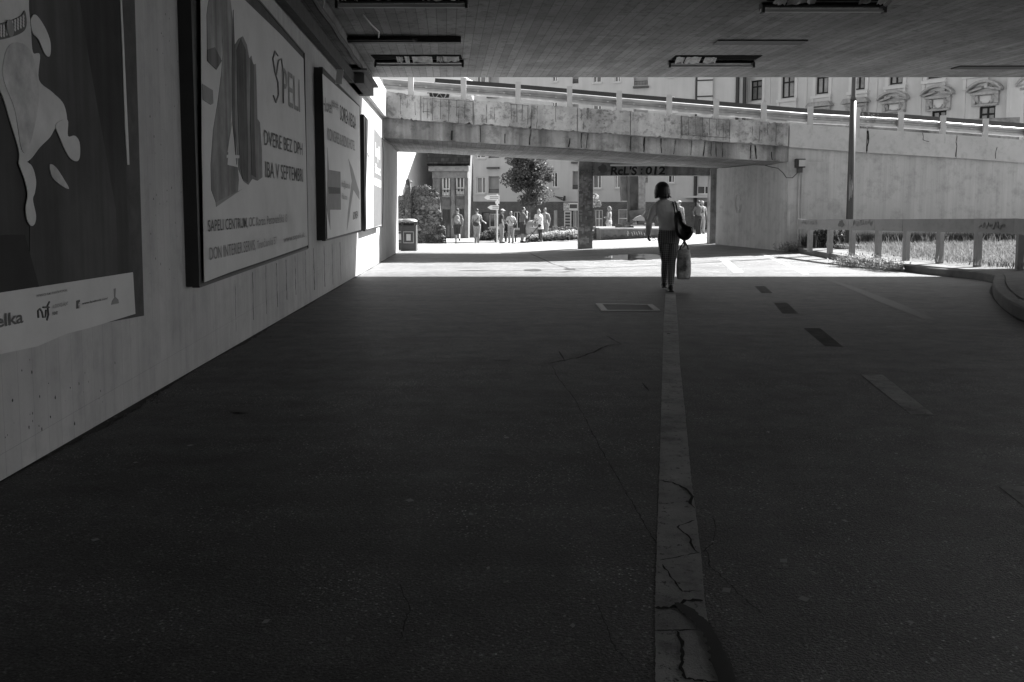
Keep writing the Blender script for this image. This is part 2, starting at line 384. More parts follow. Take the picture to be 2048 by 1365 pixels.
# cracks of the pavement
def crack(mb, pts, w0, lift=.0026, jit=3.0, seed=1):
    r = random.Random(seed); P = []
    for i in range(len(pts) - 1):
        n = max(2, int(math.dist(pts[i], pts[i + 1]) / 6))
        for j in range(n):
            t = j / n; P.append((pts[i][0] + (pts[i + 1][0] - pts[i][0]) * t + r.uniform(-jit, jit) * .8 * (1 if j else 0), pts[i][1] + (pts[i + 1][1] - pts[i][1]) * t + r.uniform(-jit, jit) * .6 * (1 if j else 0)))
    P.append(pts[-1]); n = len(P)
    strip(mb, P, [w0 * r.uniform(.35, 1.2) * (.3 if i in (0, n - 1) else 1) for i in range(n)], lift)
mb = MB()
for k, (p, w_, j) in enumerate([
    ([(1100, 728), (1170, 712), (1215, 692), (1243, 689)], .02, 2), ([(1212, 672), (1243, 690)], .015, 1), ([(1118, 703), (1130, 724)], .014, 1),
    ([(1103, 730), (1118, 760), (1150, 800), (1180, 858)], .004, 2), ([(1180, 858), (1210, 915), (1260, 1000), (1310, 1085)], .005, 2), ([(1283, 765), (1298, 783)], .012, 1),
    ([(1318, 962), (1345, 966), (1370, 978), (1385, 995), (1380, 1008), (1390, 1018)], .011, 2), ([(1390, 1042), (1355, 1056), (1378, 1075), (1385, 1095), (1397, 1108)], .008, 3),
    ([(1320, 1122), (1350, 1117), (1400, 1106)], .005, 1), ([(1325, 1130), (1345, 1160), (1365, 1185), (1403, 1184)], .006, 2),
    ([(1310, 1218), (1340, 1218), (1362, 1210), (1370, 1202), (1406, 1204)], .018, 2), ([(1310, 1263), (1395, 1262)], .006, 1),
    ([(1353, 1263), (1364, 1285), (1366, 1310), (1362, 1340), (1372, 1360), (1440, 1368)], .011, 3),
    ([(1402, 1108), (1425, 1090), (1432, 1060), (1425, 1035)], .004, 2), ([(1195, 1210), (1215, 1260), (1230, 1300), (1262, 1330)], .004, 3),
    ([(1410, 1100), (1420, 1135), (1470, 1180), (1500, 1210), (1530, 1235)], .005, 4), ([(800, 1170), (820, 1220), (800, 1280)], .004, 4),
    ([(1060, 508), (1110, 530), (1150, 541)], .05, 1), ([(1170, 540), (1120, 545)], .06, 1), ([(1185, 523), (1290, 523)], .05, 1)]):
    crack(mb, p, w_, jit=j, seed=k)
tag(mb.build('pavement_cracks', m_crack), kind='structure')
mb = MB(); rs_ = random.Random(6); TS = []; SW = []
for (a, b, wa), (c, d, wb2) in zip([(1352, 1208, .012), (1372, 1222, .04), (1400, 1245, .034), (1425, 1280, .036), (1443, 1330, .045)], [(1372, 1222, .04), (1400, 1245, .034), (1425, 1280, .036), (1443, 1330, .045), (1490, 1480, .05)]):
    for k in range(9): TS.append((a + (c - a) * k / 9 + rs_.uniform(-1.5, 1.5), b + (d - b) * k / 9)); SW.append((wa + (wb2 - wa) * k / 9) * rs_.uniform(.75, 1.2))
strip(mb, TS, SW, .0040); tag(mb.build('tar_seam', m_patch), kind='structure')
r = random.Random(5)
mb = MB()
for (cx, cy, rx, ry) in ((1000, 719, 20, 3), (890, 742, 8, 3), (1762, 577, 6, 2), (1860, 622, 7, 2), (1337, 669, 6, 1.5), (480, 822, 30, 6), (1065, 541, 22, 2.5), (1140, 539, 14, 2)):
    mb.quad(*[gs(cx + rx * math.cos(a) * r.uniform(.5, 1.1), cy + ry * math.sin(a) * r.uniform(.5, 1.1), .005) for a in [2 * math.pi * i / 12 for i in range(12)]])
tag(mb.build('pavement_stains', m_patch), kind='structure')
# puddle
m_water = mat('puddle_water', .02, .03, .1, 2, spec=.6)
mb = MB(); r = random.Random(3)
mb.quad(*[gs(1270 + 62 * math.cos(a) * r.uniform(.75, 1.1), 515 + 6.5 * math.sin(a) * r.uniform(.7, 1.1), .006) for a in [2 * math.pi * i / 30 for i in range(30)]])
tag(mb.build('puddle', m_water), kind='structure')
# litter flakes
mb = MB(); r = random.Random(11)
for i in range(90):
    a = r.uniform(150, 1900); b = r.uniform(640, 1340); p = gs(a, b, .006); s_ = r.choice((r.uniform(.003, .008), r.uniform(.003, .008), r.uniform(.008, .02))); t = r.uniform(0, 3.1)
    if LN.dot(p - LA) < .3: continue
    mb.quad(*[p + V((math.cos(t + k * 1.57) * s_ * (1 if k % 2 else .5), math.sin(t + k * 1.57) * s_, 0)) for k in range(4)])
tag(mb.build('litter', m_lg), kind='stuff'); 
# drain grate
g0 = [G(1191, 609), G(1305, 611), G(1322, 624), G(1203, 624)]
gc = sum(g0, V((0, 0, 0))) / 4
gr = empty('drain_grate', gc, 'metal drain grate with pale frame set in the asphalt behind the walking woman', 'drain grate')
mb = MB()
def inset(q, k): c = sum(q, V((0, 0, 0))) / 4; return [c + (p - c) * k for p in q]
gi = [g0[0].lerp(g0[1], .11).lerp(g0[3].lerp(g0[2], .11), .1), g0[0].lerp(g0[1], .9).lerp(g0[3].lerp(g0[2], .9), .1), g0[3].lerp(g0[2], .9).lerp(g0[0].lerp(g0[1], .9), .08), g0[3].lerp(g0[2], .11).lerp(g0[0].lerp(g0[1], .11), .08)]
for i in range(4):
    a, b, c, d = g0[i], g0[(i + 1) % 4], gi[(i + 1) % 4], gi[i]; u = V((0, 0, .014)); mb.hexa(a, b, c, d, a + u, b + u, c + u, d + u)
mb.build('frame', mat('grate_frame', .32, .5, .1, 5), gr)
mb = MB(); mb.quad(*[p + V((0, 0, .003)) for p in gi]); mb.build('shaft', m_blk, gr)
mb = MB()
for i in range(30):
    t = (i + .5) / 30; mb.bar(gi[0].lerp(gi[1], t) + V((0, 0, .009)), gi[3].lerp(gi[2], t) + V((0, 0, .006)), .008, .004)
mb.build('bars', m_lamp, gr)
# ---------------------------------------------------------------- left wall
YE = Lp(797, 505).y; ZTOP = 0
YC, YR = 24.0, 25.0                                   # bridge two front plane at its left and right end
zpb = W(765, 236, YC).z; zpt = W(765, 181, YC).z      # parapet bottom / top at the left corner
def slab(mb, y0, y1, z0a, z1a, z0b, z1b, o0, o1):
    mb.hexa(Lw(y0, z0a, o0), Lw(y0, z0a, o1), Lw(y0, z1a, o1), Lw(y0, z1a, o0), Lw(y1, z0b, o0), Lw(y1, z0b, o1), Lw(y1, z1b, o1), Lw(y1, z1b, o0))
lw = empty('underpass_wall', Lw(10, gh(-3, 10)), 'long painted concrete wall on the left carrying the billboards', 'wall')
mb = MB(); slab(mb, -44, 0, 1.5, 3.9, -1, 3.9, -.5, 0); slab(mb, 0, YC, -1, 3.9, -2, 3.9, -.5, 0); slab(mb, YC - 6.5, YC, 3.9, zpb, 3.9, zpb, -.5, 0); slab(mb, YC, YE, -2, 3.9, -2.4, 3.9, -.5, 0); slab(mb, -44, 0, -1, 1.5, -1, -1, -.5, 0)
mb.build('wall_panel', m_wallpaint, lw)
mb = MB(); slab(mb, YC - 7, YC - .02, zpb, zpt, zpb, zpt, -.35, .10); mb.build('coping', m_wht, lw)
# cracks and board joints of the wall
mb = MB(); r = random.Random(21)
def wcrack(mb, pts, w0, off, fn, seed=0, jit=1.5):
    r = random.Random(seed); P = []
    for i in range(len(pts) - 1):
        n = max(2, int(math.dist(pts[i], pts[i + 1]) / 7))
        for j in range(n):
            t = j / n; P.append((pts[i][0] + (pts[i + 1][0] - pts[i][0]) * t + r.uniform(-jit, jit) * (j > 0), pts[i][1] + (pts[i + 1][1] - pts[i][1]) * t + r.uniform(-jit, jit) * .4 * (j > 0)))
    P.append(pts[-1]); vs = []; Q = [fn(*p, off) for p in P]
    for i, a in enumerate(Q):
        d = (Q[min(i + 1, len(Q) - 1)] - Q[max(i - 1, 0)]).normalized(); s_ = d.cross((CAM - a).normalized()).normalized() * (w0 * r.uniform(.4, 1.2) / 2)
        vs += [a - s_, a + s_]
    mb.add(vs, [(2 * i, 2 * i + 1, 2 * i + 3, 2 * i + 2) for i in range(len(Q) - 1)])
for (x, y0, y1) in ((531, 532, 628), (553, 527, 615), (572, 520, 600), (590, 512, 590), (610, 500, 588), (627, 497, 580), (648, 492, 574), (664, 488, 570), (680, 485, 562), (505, 545, 640), (470, 560, 665)):
    wcrack(mb, [(x, y0), (x + 2, y1)], .002 + r.random() * .004, .003, Lp, seed=x, jit=.4)
mb.each('board_joint', m_crack, lw)
mb = MB()
for k in range(120):                                   # chips in the paint
    a = r.choice((r.uniform(275, 372), r.uniform(0, 300), r.uniform(620, 700))); b = r.uniform(20, 560) if a > 272 and a < 375 else (r.uniform(650, 900) if a < 300 else r.uniform(500, 560))
    if a < 300 and (b < 720 or b > 940 - .58 * a): continue
    c = Lp(a, b, .002); s_ = r.uniform(.002, .008)
    mb.quad(*[c + LE * math.cos(t) * s_ * r.uniform(.4, 1) + V((0, 0, 1)) * math.sin(t) * s_ * 1.6 * r.uniform(.5, 1) for t in [k2 * 1.05 for k2 in range(6)]])
mb.build('paint_chips', m_crack, lw)
# end face trim and pipe where the wall ends
mb = MB(); a = Lw(YE + .04, 0, -.1); mb.tube([V((a.x, a.y, gh(a.x, a.y))), V((a.x, a.y, W(798, 302, a.y).z))], .03, 8)
tag(mb.build('drain_pipe', m_dark), 'thin dark downpipe at the far end of the left wall above the litter bin', 'pipe')
# ---------------------------------------------------------------- first bridge (overhead)
CZ, CYE = 3.56, 18.4
be = W(740, 155, CYE).z; CZ = be
DX, DY = 14.0, -42.0  # out-of-view right and rear deck ends, placed to tune the light underneath
def edge_y(x): return CYE + (x + 3) * .0
deck = empty('bridge', (0, CYE - 5, CZ), 'concrete bridge deck with board marked soffit overhead in the foreground', 'bridge')
mb = MB(); mb.hexa(V((-8, DY, CZ)), V((DX, DY, CZ)), V((DX, CYE, CZ)), V((-8, CYE, CZ)), V((-8, DY, CZ + 1.3)), V((DX, DY, CZ + 1.3)), V((DX, CYE, CZ + 1.3)), V((-8, CYE, CZ + 1.3)))
mb.build('soffit', m_soffit, deck)
mb = MB(); slab(mb, -30, CYE - .3, CZ - .22, CZ - .002, CZ - .22, CZ - .002, .004, .22); mb.build('haunch', m_soffit, deck)
for y in (-10, -3.5, 3, 9.5, 16):
    mb = MB(); mb.box((13.2, y, (CZ - 2.5) / 2 - .003), (.6, .6, CZ + 2.5)); mb.build('column', m_pier, deck)
mb = MB()
for (a, b, y0, y1) in ((1433, 1612, 76, 82), (1915, 2100, 129, 133)):
    p, q = ZP(a, y1, CZ), ZP(b, y1, CZ); u = ZP(b, y0, CZ).y - q.y
    mb.box(((p.x + q.x) / 2, p.y + .08, CZ - .012), ((q.x - p.x), abs(u) + .1, .02))
mb.each('slot', m_blk, deck)
# rail clamp / dark trunking across ceiling at the left
p, q = ZP(622, 74, CZ), ZP(922, 74, CZ)
mb = MB(); mb.box(((p.x + q.x) / 2, p.y, CZ - .05), (q.x - p.x, .12, .09)); mb.tube([(p.x, p.y - .12, CZ - .06), (p.x + (q.x - p.x) * .68, p.y - .12, CZ - .06), (p.x + (q.x - p.x) * .72, p.y, CZ - .06)], .03, 8)
tag(mb.build('cable_trunking', m_blk), 'black cable trunking crossing the soffit from the left wall', 'cable duct')
mb = MB()
P1 = [Lp(600, 150, .5)] ; yy = [2.0, 4.0, 5.5, 7.0, 8.5, 9.6]
for k, o_ in enumerate((.30, .36, .42)):
    mb.tube([Lw(y, CZ - .10 - .03 * k - .02 * math.sin(y * 1.3 + k), o_ + .03 * math.sin(y * .9 + k)) for y in [1 + i * .6 for i in range(16)]] + [V((p.x + .05 * k, p.y, CZ - .07))], .014, 6)
tag(mb.build('ceiling_cables', m_post, smooth=True), 'pale loose cables running along the top of the left wall', 'cable')
mb = MB(); a = ZP(726, 12, CZ); b = ZP(757, 72, CZ)
mb.tube([a + V((0, 0, -.12)), a.lerp(b, .35) + V((.03, 0, -.10)), a.lerp(b, .7) + V((.07, 0, -.06)), b + V((0, 0, -.04))], .012, 6)
tag(mb.build('ceiling_cable', m_post, smooth=True), 'short pale cable hanging from the left lamp down to the black trunking', 'cable')
mb = MB(); slab(mb, 2, 17.2, CZ - .5, CZ - .3, CZ - .5, CZ - .3, .02, .12); mb.tube([Lw(2 + i * .6, CZ - .25 + .015 * math.sin(i * 2.1), .26) for i in range(25)], .035, 8)
tag(mb.build('pipe_run', m_rust), 'dark rusty pipe run between the billboard tops and the soffit', 'pipe')
# fluorescent lamps
m_tube = mat('dead_tube', .6, .4, .05, 4); m_refl = mat('flaking_reflector', .5, .7, .3, 12, 8, dirt=.4, dscale=14); m_pit = mat('dark_recess', .012, 1, .2, 6, spec=.03)  # last one: near-black flat panel drawn for the lamp recess
def tube_lamp(x0, x1, y, label, seed):
    p, q = ZP(x0, y, CZ - .12), ZP(x1, y, CZ - .12); L = q.x - p.x; r = random.Random(seed)
    e = empty('tube_lamp', ((p.x + q.x) / 2, p.y, CZ), label, 'ceiling lamp', 'dead tube lamps under the bridge soffit'); c = e.location
    mb = MB(); mb.box(c + V((0, -.36, -.008)), (L * .97, .42, .012)); mb.box(c + V((0, .05, -.022)), (L * .97, .12, .04)); mb.build('housing', m_pit, e)
    mb = MB(); x = -L * .46
    while x < L * .44:
        w_ = r.uniform(.08, .4)
        if r.random() < .9:
            w2 = min(w_, L * .46 - x); y0, y1 = -.52 + r.uniform(0, .1), -.22 - r.uniform(0, .12); n = 6
            lo = [c + V((x + w2 * t / n, y1 + r.uniform(-.05, .05), -.075 - .03 * r.random())) for t in range(n + 1)]; hi = [c + V((x + w2 * t / n, y0 + r.uniform(-.05, .05), -.018)) for t in range(n + 1)]
            mb.add(lo + hi, [(t, t + 1, n + 2 + t, n + 1 + t) for t in range(n)])
        x += w_ + r.uniform(.01, .12)
    mb.each('reflector', m_refl, e)
    mb = MB(); mb.box(c + V((0, .02, -.10)), (L, .05, .04)); mb.tube([c + V((-L * .48, -.03, -.12)), c + V((L * .48, -.03, -.12))], .013, 8)
    mb.build('tube', m_tube, e)
    for s_ in (-1, 1):
        mb = MB(); mb.box(c + V((s_ * (L / 2 - .02), 0, -.09)), (.035, .10, .10)); mb.box(c + V((s_ * (L / 2 - .02), .06, -.04)), (.03, .12, .08)); mb.build('end_cap', m_dark, e)
tube_lamp(671, 936, 15, 'tube lamp on the soffit top left, cut by the picture edge above the pale cable', 1)
tube_lamp(749, 928, 133, 'tube lamp above the far end of the hotel billboard near the bridge edge', 2)
tube_lamp(1522, 1771, 24, 'tube lamp at the top right of the soffit, cut by the picture edge', 3)
tube_lamp(1337, 1509, 134, 'tube lamp above the walking woman near the bridge edge', 4)
# ---------------------------------------------------------------- second bridge
def Yf(px): return YC + (YR - YC) * clamp((px - 765) / (1575 - 765), 0, 1)
par_top = [(765, 181), (841, 192), (1140, 213), (1362, 230), (1577, 247)]
par_bot = [(765, 235), (841, 242), (1140, 263), (1362, 278), (1577, 293.5)]
web_bot = [(765, 275), (841, 279.5), (1140, 296.5), (1362, 311.5), (1577, 324.5)]
def interp(T, x):
    for i in range(len(T) - 1):
        if x <= T[i + 1][0] or i == len(T) - 2:
            a, b = T[i], T[i + 1]; return a[1] + (b[1] - a[1]) * (x - a[0]) / (b[0] - a[0])
def wall_run(mb, X, top, bot, Yfn, thick, proud):
    """solid run between two pixel curves; front face at Yfn - proud"""
    for i in range(len(X) - 1):
        q = []
        for x in (X[i], X[i + 1]):
            Y = Yfn(x) - proud; a = W(x, interp(bot, x), Y); b = W(x, interp(top, x), Y)
            q.append((a, b))
        t = V((0, thick, 0)); (a, b), (c, d) = q
        b = V((a.x, a.y, b.z)); d = V((c.x, c.y, d.z))
        mb.hexa(a, c, d, b, a + t, c + t, d + t, b + t)
bl = W(798, 303, 31.2); br = W(1432, 338, 29.9)
bridge2 = empty('bridge', W(1160, 290, YC), 'stained concrete ramp bridge with crumbling parapet and exposed bars crossing behind the sunlit strip', 'bridge')
XX = [765, 841, 905, 950, 1062, 1140, 1157, 1262, 1362, 1460, 1555, 1577]
joints = [765, 842, 948, 1062, 1155, 1261, 1362, 1459, 1552, 1577]
for i in range(len(joints) - 1):
    mb = MB(); a, b = joints[i], joints[i + 1]; n = 24; rj = random.Random(i + 3)
    XJ = [a + .6 + (b - a - 1.2) * k / n for k in range(n + 1)]
    TJ = [(x, interp(par_top, x) + abs(rj.gauss(0, .9)) + (2.5 if rj.random() < .08 else 0)) for x in XJ]; BJ = [(x, interp(par_bot, x) - abs(rj.gauss(0, .8)) - (3 if rj.random() < .06 else 0)) for x in XJ]
    wall_run(mb, XJ, TJ, BJ, Yf, .35, .16 + .03 * (i % 3))
    o = mb.build('parapet', m_par, bridge2)
mb = MB(); wall_run(mb, [762] + XX[1:-1] + [1577], [(x, y - 1) for x, y in par_bot], web_bot, Yf, .3, -.02); mb.build('girder', m_conc, bridge2)
# deck slab: soffit follows front and rear lower edges
mb = MB(); fl = W(755, 275, YC + .3); fr = W(1577, 326, YR + .3)
N_ = 8
for i in range(N_):
    A = fl.lerp(fr, i / N_); B = fl.lerp(fr, (i + 1) / N_); C_ = bl.lerp(br, i / N_); D = bl.lerp(br, (i + 1) / N_)
    if i == 0: C_ = C_ - V((.6, 0, 0))
    if i == N_ - 1: D = D + V((.8, 0, 0)); B = B + V((.6, 0, 0))
    u = V((0, 0, .55)); mb.hexa(A, B, D, C_, A + u, B + u, D + u, C_ + u)
mb.build('deck', m_soffit, bridge2)
# haunch strip under the girder front
mb = MB()
for i in range(N_):
    A = fl.lerp(fr, i / N_) + V((0, .0, -.004)); B = fl.lerp(fr, (i + 1) / N_) + V((0, 0, -.004)); t = V((0, 1.1, -.0)); u = V((0, 0, .1))
    mb.hexa(A, B, B + t + V((0, 0, -.07)), A + t + V((0, 0, -.07)), A + u, B + u, B + t + u, A + t + u)
mb.build('lip', m_soffit, bridge2)
# rear parapet (partly seen from the side)
# pillar, rear beam and right column
def gp(x, y): return V((x, y, gh(x, y)))
pb = G(1170.5, 495); Yp = pb.y
def vbox(mb, x0, x1, y0, y1, Y, dep):
    a = W(x0, y1, Y); b = W(x1, y1, Y); c = W(x1, y0, Y)
    mb.hexa(a, b, V((b.x, b.y, c.z)), V((a.x, a.y, c.z)), a + V((0, dep, 0)), b + V((0, dep, 0)), V((b.x, b.y + dep, c.z)), V((a.x, a.y + dep, c.z)))
mb = MB(); vbox(mb, 1157, 1185, 320, 498, 30.6, .5); mb.build('pillar', m_poster_pillar, bridge2)
mb = MB(); vbox(mb, 1185, 1420, 318, 352, 30.6, .45); mb.build('rear_beam', m_conc, bridge2)
mb = MB(); vbox(mb, 1419.5, 1434, 318, 492, 30.4, .5); mb.build('column', m_conc, bridge2)
# right pier (tunnel side wall) from the corner to the rear
cr = V((W(1571, 503.6, YR).x, YR, 0)); cb = W(1431, 488, 29.95); cb.z = 0
mb = MB()
zt0, zt1 = W(1571, 324, YR).z, W(1432, 338, 29.95).z
k_ = V((1.2, 0, 0))
mb.hexa(V((cr.x, cr.y, -2)), V((cr.x, cr.y, zt0)), V((cb.x, cb.y, zt1)), V((cb.x, cb.y, -2)), V((cr.x, cr.y, -2)) + k_, V((cr.x, cr.y, zt0)) + k_, V((cb.x, cb.y, zt1)) + k_, V((cb.x, cb.y, -2)) + k_)
mb.build('pier', m_pier, bridge2)
# cracks, joints, exposed bars in the parapet
def Fp(px, py, off): return W(px, py, Yf(px) - off)
mb = MB(); r = random.Random(31)
for x in (904, 960, 1010, 1062, 1140, 1163, 1176, 1262, 1289, 1322, 1351, 1383, 1410, 1422, 1432, 1445, 1502, 1510, 1543):
    y0 = interp(par_bot, x) + 2; y1 = interp(web_bot, x) - 2; f = r.choice((.5, 1, 1, 1, 1))
    wcrack(mb, [(x, y0 if f == 1 else y0 + (y1 - y0) * .4), (x + r.uniform(-4, 3), y1)], .016 + .03 * r.random(), .0, Fp, seed=x, jit=.8)
for x in (801, 815, 830, 898, 918, 973, 990, 1075, 1111, 1330, 1505, 1520, 1535):
    y0 = interp(par_top, x); y1 = interp(par_bot, x); a = r.uniform(.05, .3); b = r.uniform(.5, 1)
    wcrack(mb, [(x, y0 + (y1 - y0) * a), (x + r.uniform(-2, 2), y0 + (y1 - y0) * b)], .012, .24, Fp, seed=x, jit=.7)
mb.each('crack', m_crack, bridge2)
mb = MB()
def bars(x0, x1, n, rows):
    for i in range(n):
        x = x0 + (x1 - x0) * i / (n - 1); mb.tube([Fp(x, interp(par_top, x) + 3, .245), Fp(x + r.uniform(-1, 1), interp(par_bot, x) - r.uniform(2, 16), .245)], .008, 5)
    for f in rows:
        mb.tube([Fp(x, interp(par_top, x) * (1 - f) + interp(par_bot, x) * f, .25) for x in (x0 - 1, (x0 + x1) / 2, x1 + 1)], .008, 5)
bars(846, 862, 3, (.1, .62)); bars(865, 946, 6, (.08,)); bars(1364, 1460, 8, (.06, .82)); bars(1022, 1056, 4, (.08,)); 
mb.each('exposed_rebar', mat('rusty_bar', .09, .9, .3, 9), bridge2)
mb = MB()
m_spall = mat('spalled_concrete', .2, .95, .5, 6, 9, bump=.8, bscale=14)
for (x0, x1, f0, f1) in ((1160, 1178, .1, .95), (1192, 1222, .03, .33), (1194, 1215, .4, .6), (1200, 1212, .65, .8), (868, 890, .15, .42), (895, 915, .15, .35), (920, 944, .2, .45), (1376, 1392, .1, .5), (1400, 1416, .1, .9), (1436, 1457, .1, .7)):
    for q in range(7):
        cx, cf = r.uniform(x0, x1), r.uniform(f0, f1); rx, rf = (x1 - x0) * r.uniform(.08, .25), (f1 - f0) * r.uniform(.05, .25); n = 16; pts = []
        for k in range(n):
            t = 2 * math.pi * k / n; u = r.uniform(.45, 1.15); x = cx + rx * math.cos(t) * u; f = clamp(cf + rf * math.sin(t) * u, .01, .99)
            pts.append(Fp(x, interp(par_top, x) * (1 - f) + interp(par_bot, x) * f, .233 + q * .0012))
        mb.quad(*pts)
mb.each('spalled_patch', m_spall, bridge2)
# soffit tube lamp remains under bridge two
mb = MB(); a = W(1310, 329, 27.5); b = W(1340, 333.5, 27.5); mb.box(W(1275, 331, 27) , (1.7, .08, .05)); 
tag(mb.build('tube_lamp', m_tube), 'thin bare lamp rail under the ramp bridge above the graffiti beam', 'ceiling lamp')
mb = MB(); mb.box(W(945, 299.5, 26.5), (1.8, .08, .05)); tag(mb.build('tube_lamp', m_tube), 'lamp rail under the left half of the ramp bridge', 'ceiling lamp')
# ---------------------------------------------------------------- right retaining wall
xr1 = 2230; 
def _k(px): d = ray(px, 300); return d.x / d.y
_X0, _X1 = _k(1577) * YR, _k(2048) * 26.8; _m = (26.8 - YR) / (_X1 - _X0)
YW = lambda px: (YR - _m * _X0) / (1 - _m * _k(px))
rt = [(1577, 247), (1703, 256), (1965, 274), (2048, 280.5), (2230, 294)]
rb = [(1577, 294), (1731, 305), (1946, 318), (2048, 326), (2230, 338)]
rg = [(1571, 560), (2230, 560)]
ret = empty('retaining_wall', W(1800, 470, 26), 'whitewashed concrete retaining wall of the ramp behind the grass', 'wall')
xs = [1571, 1640, 1731, 1850, 1946, 2048, 2140, 2230]
mb = MB(); wall_run(mb, xs, rb, rg, YW, .5, 0); mb.build('wall_panel', m_ret, ret)
for a, b in ((1578.5, 1732), (1734.5, 1912), (1913, 2230)):
    mb = MB(); n = 12; X = [a + (b - a) * k / n for k in range(n + 1)]
    wall_run(mb, X, rt, [(x, y + .5 + random.Random(x).uniform(0, 0)) for x, y in rb], YW, .35, .14); mb.build('coping', m_retpar, ret)
Rp = lambda px, py, off: W(px, py, YW(px) - off)
mb = MB()
wcrack(mb, [(1735, 262), (1737, 285), (1733, 303)], .06, .15, Rp, 1); wcrack(mb, [(1796, 307), (1795, 345), (1790, 420), (1778, 436)], .035, .004, Rp, 2)
wcrack(mb, [(1778, 436), (1776, 470)], .02, .004, Rp, 3); wcrack(mb, [(1914, 270), (1911, 314)], .02, .15, Rp, 4); wcrack(mb, [(1845, 266), (1846, 280), (1858, 284)], .02, .15, Rp, 5)
wcrack(mb, [(1655, 308), (1656, 350), (1651, 380)], .02, .004, Rp, 6); wcrack(mb, [(1766, 305), (1764, 345)], .018, .004, Rp, 7); wcrack(mb, [(1994, 295), (1991, 318)], .018, .15, Rp, 8)
wcrack(mb, [(1623, 325), (1625, 360), (1621, 400), (1626, 435)], .02, .004, Rp, 9)
mb.each('crack', m_crack, ret)
mb = MB(); r = random.Random(77); m_peel = mat('peeled_plaster', .25, .95, .3, 9, 8)
for (cx, cy, rx, ry) in ((1766, 330, 5, 16), (1830, 330, 4, 18), (1700, 350, 3, 10), (1996, 360, 4, 10), (2002, 410, 9, 22), (1910, 410, 10, 18), (1855, 415, 5, 9), (1745, 355, 4, 5), (1714, 410, 6, 8), (1758, 380, 2, 30), (1651, 360, 2, 22), (1650, 415, 3, 20), (1625, 380, 3, 40), (1860, 322, 3, 4), (1915, 340, 4, 5)):
    for k in range(4):
        a, b = cx + r.uniform(-1, 1) * rx * .6, cy + r.uniform(-1, 1) * ry * .6; n = 12
        mb.quad(*[Rp(a + rx * .45 * math.cos(6.283 * i / n) * r.uniform(.5, 1.1), b + ry * .4 * math.sin(6.283 * i / n) * r.uniform(.5, 1.1), .003 + k * .001) for i in range(n)])
mb.build('peeled_patch', m_peel, ret)
# ramp surface behind the parapets
m_ramp = mat('ramp_asphalt', .08, .9)
mb = MB()
ramp_pts = [W(765, 200, YC), W(1140, 231, Yf(1140)), W(1577, 262, YR), W(1965, 290, YW(1965)), W(2230, 308, YW(2230))]
for a, b in zip(ramp_pts, ramp_pts[1:]):
    mb.hexa(a + V((0, .2, -.2)), b + V((0, .2, -.2)), b + V((0, 6.2, -.2)), a + V((0, 6.2, -.2)), a + V((0, .2, 0)), b + V((0, .2, 0)), b + V((0, 6.2, 0)), a + V((0, 6.2, 0)))
tag(mb.build('ramp_road', m_ramp), kind='structure')
# ---------------------------------------------------------------- guardrail
rail_c = [(766, 168), (870, 176), (1036, 188), (1240, 206), (1432, 221.5), (1620, 237), (1800, 247), (2048, 265.5), (2200, 277)]
posts = [822, 927, 1036, 1139, 1238, 1338, 1432, 1527, 1620, 1713, 1801, 1885, 1970, 2054, 2136]
Yg = lambda x: (Yf(x) if x < 1577 else YW(x))
grail = empty('guardrail', W(1432, 240, Yg(1432)), 'corrugated steel guardrail with flat posts along the ramp edge', 'guardrail')
def sec(x):                                            # W-beam outline, offsets (toward camera, up)
    c = W(x, interp(rail_c, x), Yg(x) + .02)
    prof = [(0, .145), (.012, .142), (.035, .135), (.05, .125), (.06, .06), (.02, .01), (.02, -.01), (.075, -.05), (.075, -.10), (.02, -.135), (0, -.145)]
    return [c + V((0, -a + .02, b)) for a, b in prof] + [c + V((0, -a + .035, b)) for a, b in prof[::-1]]
mb = MB(); X = [766 + (2200 - 766) * k / 60 for k in range(61)]; R_ = [sec(x) for x in X]
n = len(R_[0])
mb.add([p for q in R_ for p in q], [(i * n + k, i * n + (k + 1) % n, (i + 1) * n + (k + 1) % n, (i + 1) * n + k) for i in range(60) for k in range(n)])
mb.build('rail', m_galv, grail)
for x in posts:
    mb = MB(); c = W(x, interp(rail_c, x), Yg(x) - .07); t = c + V((0, 0, .33)); b = W(x, interp(rail_c, x) + 34, Yg(x) - .07)
    mb.box(((c.x), c.y - .02, (t.z + b.z) / 2), (.15, .09, t.z - b.z)); mb.build('post', m_post, grail)
mb = MB()
for x in range(800, 2040, 52):
    c = W(x, interp(rail_c, x), Yg(x) - .09); mb.box(c + V((0, .03, .0)), (.05, .03, .02))
mb.build('bolt', m_wht, grail)
mb = MB(); X2 = [870 + (2200 - 870) * k / 20 for k in range(21)]                   # far side rail
for a, b in zip(X2, X2[1:]):
    pa = W(a, interp(rail_c, a) - 14, Yg(a) + 1.0); pb2 = W(b, interp(rail_c, b) - 14, Yg(b) + 1.0)
    mb.bar(pa, pb2, .04, .14)
mb.build('top_board', m_dark, grail)
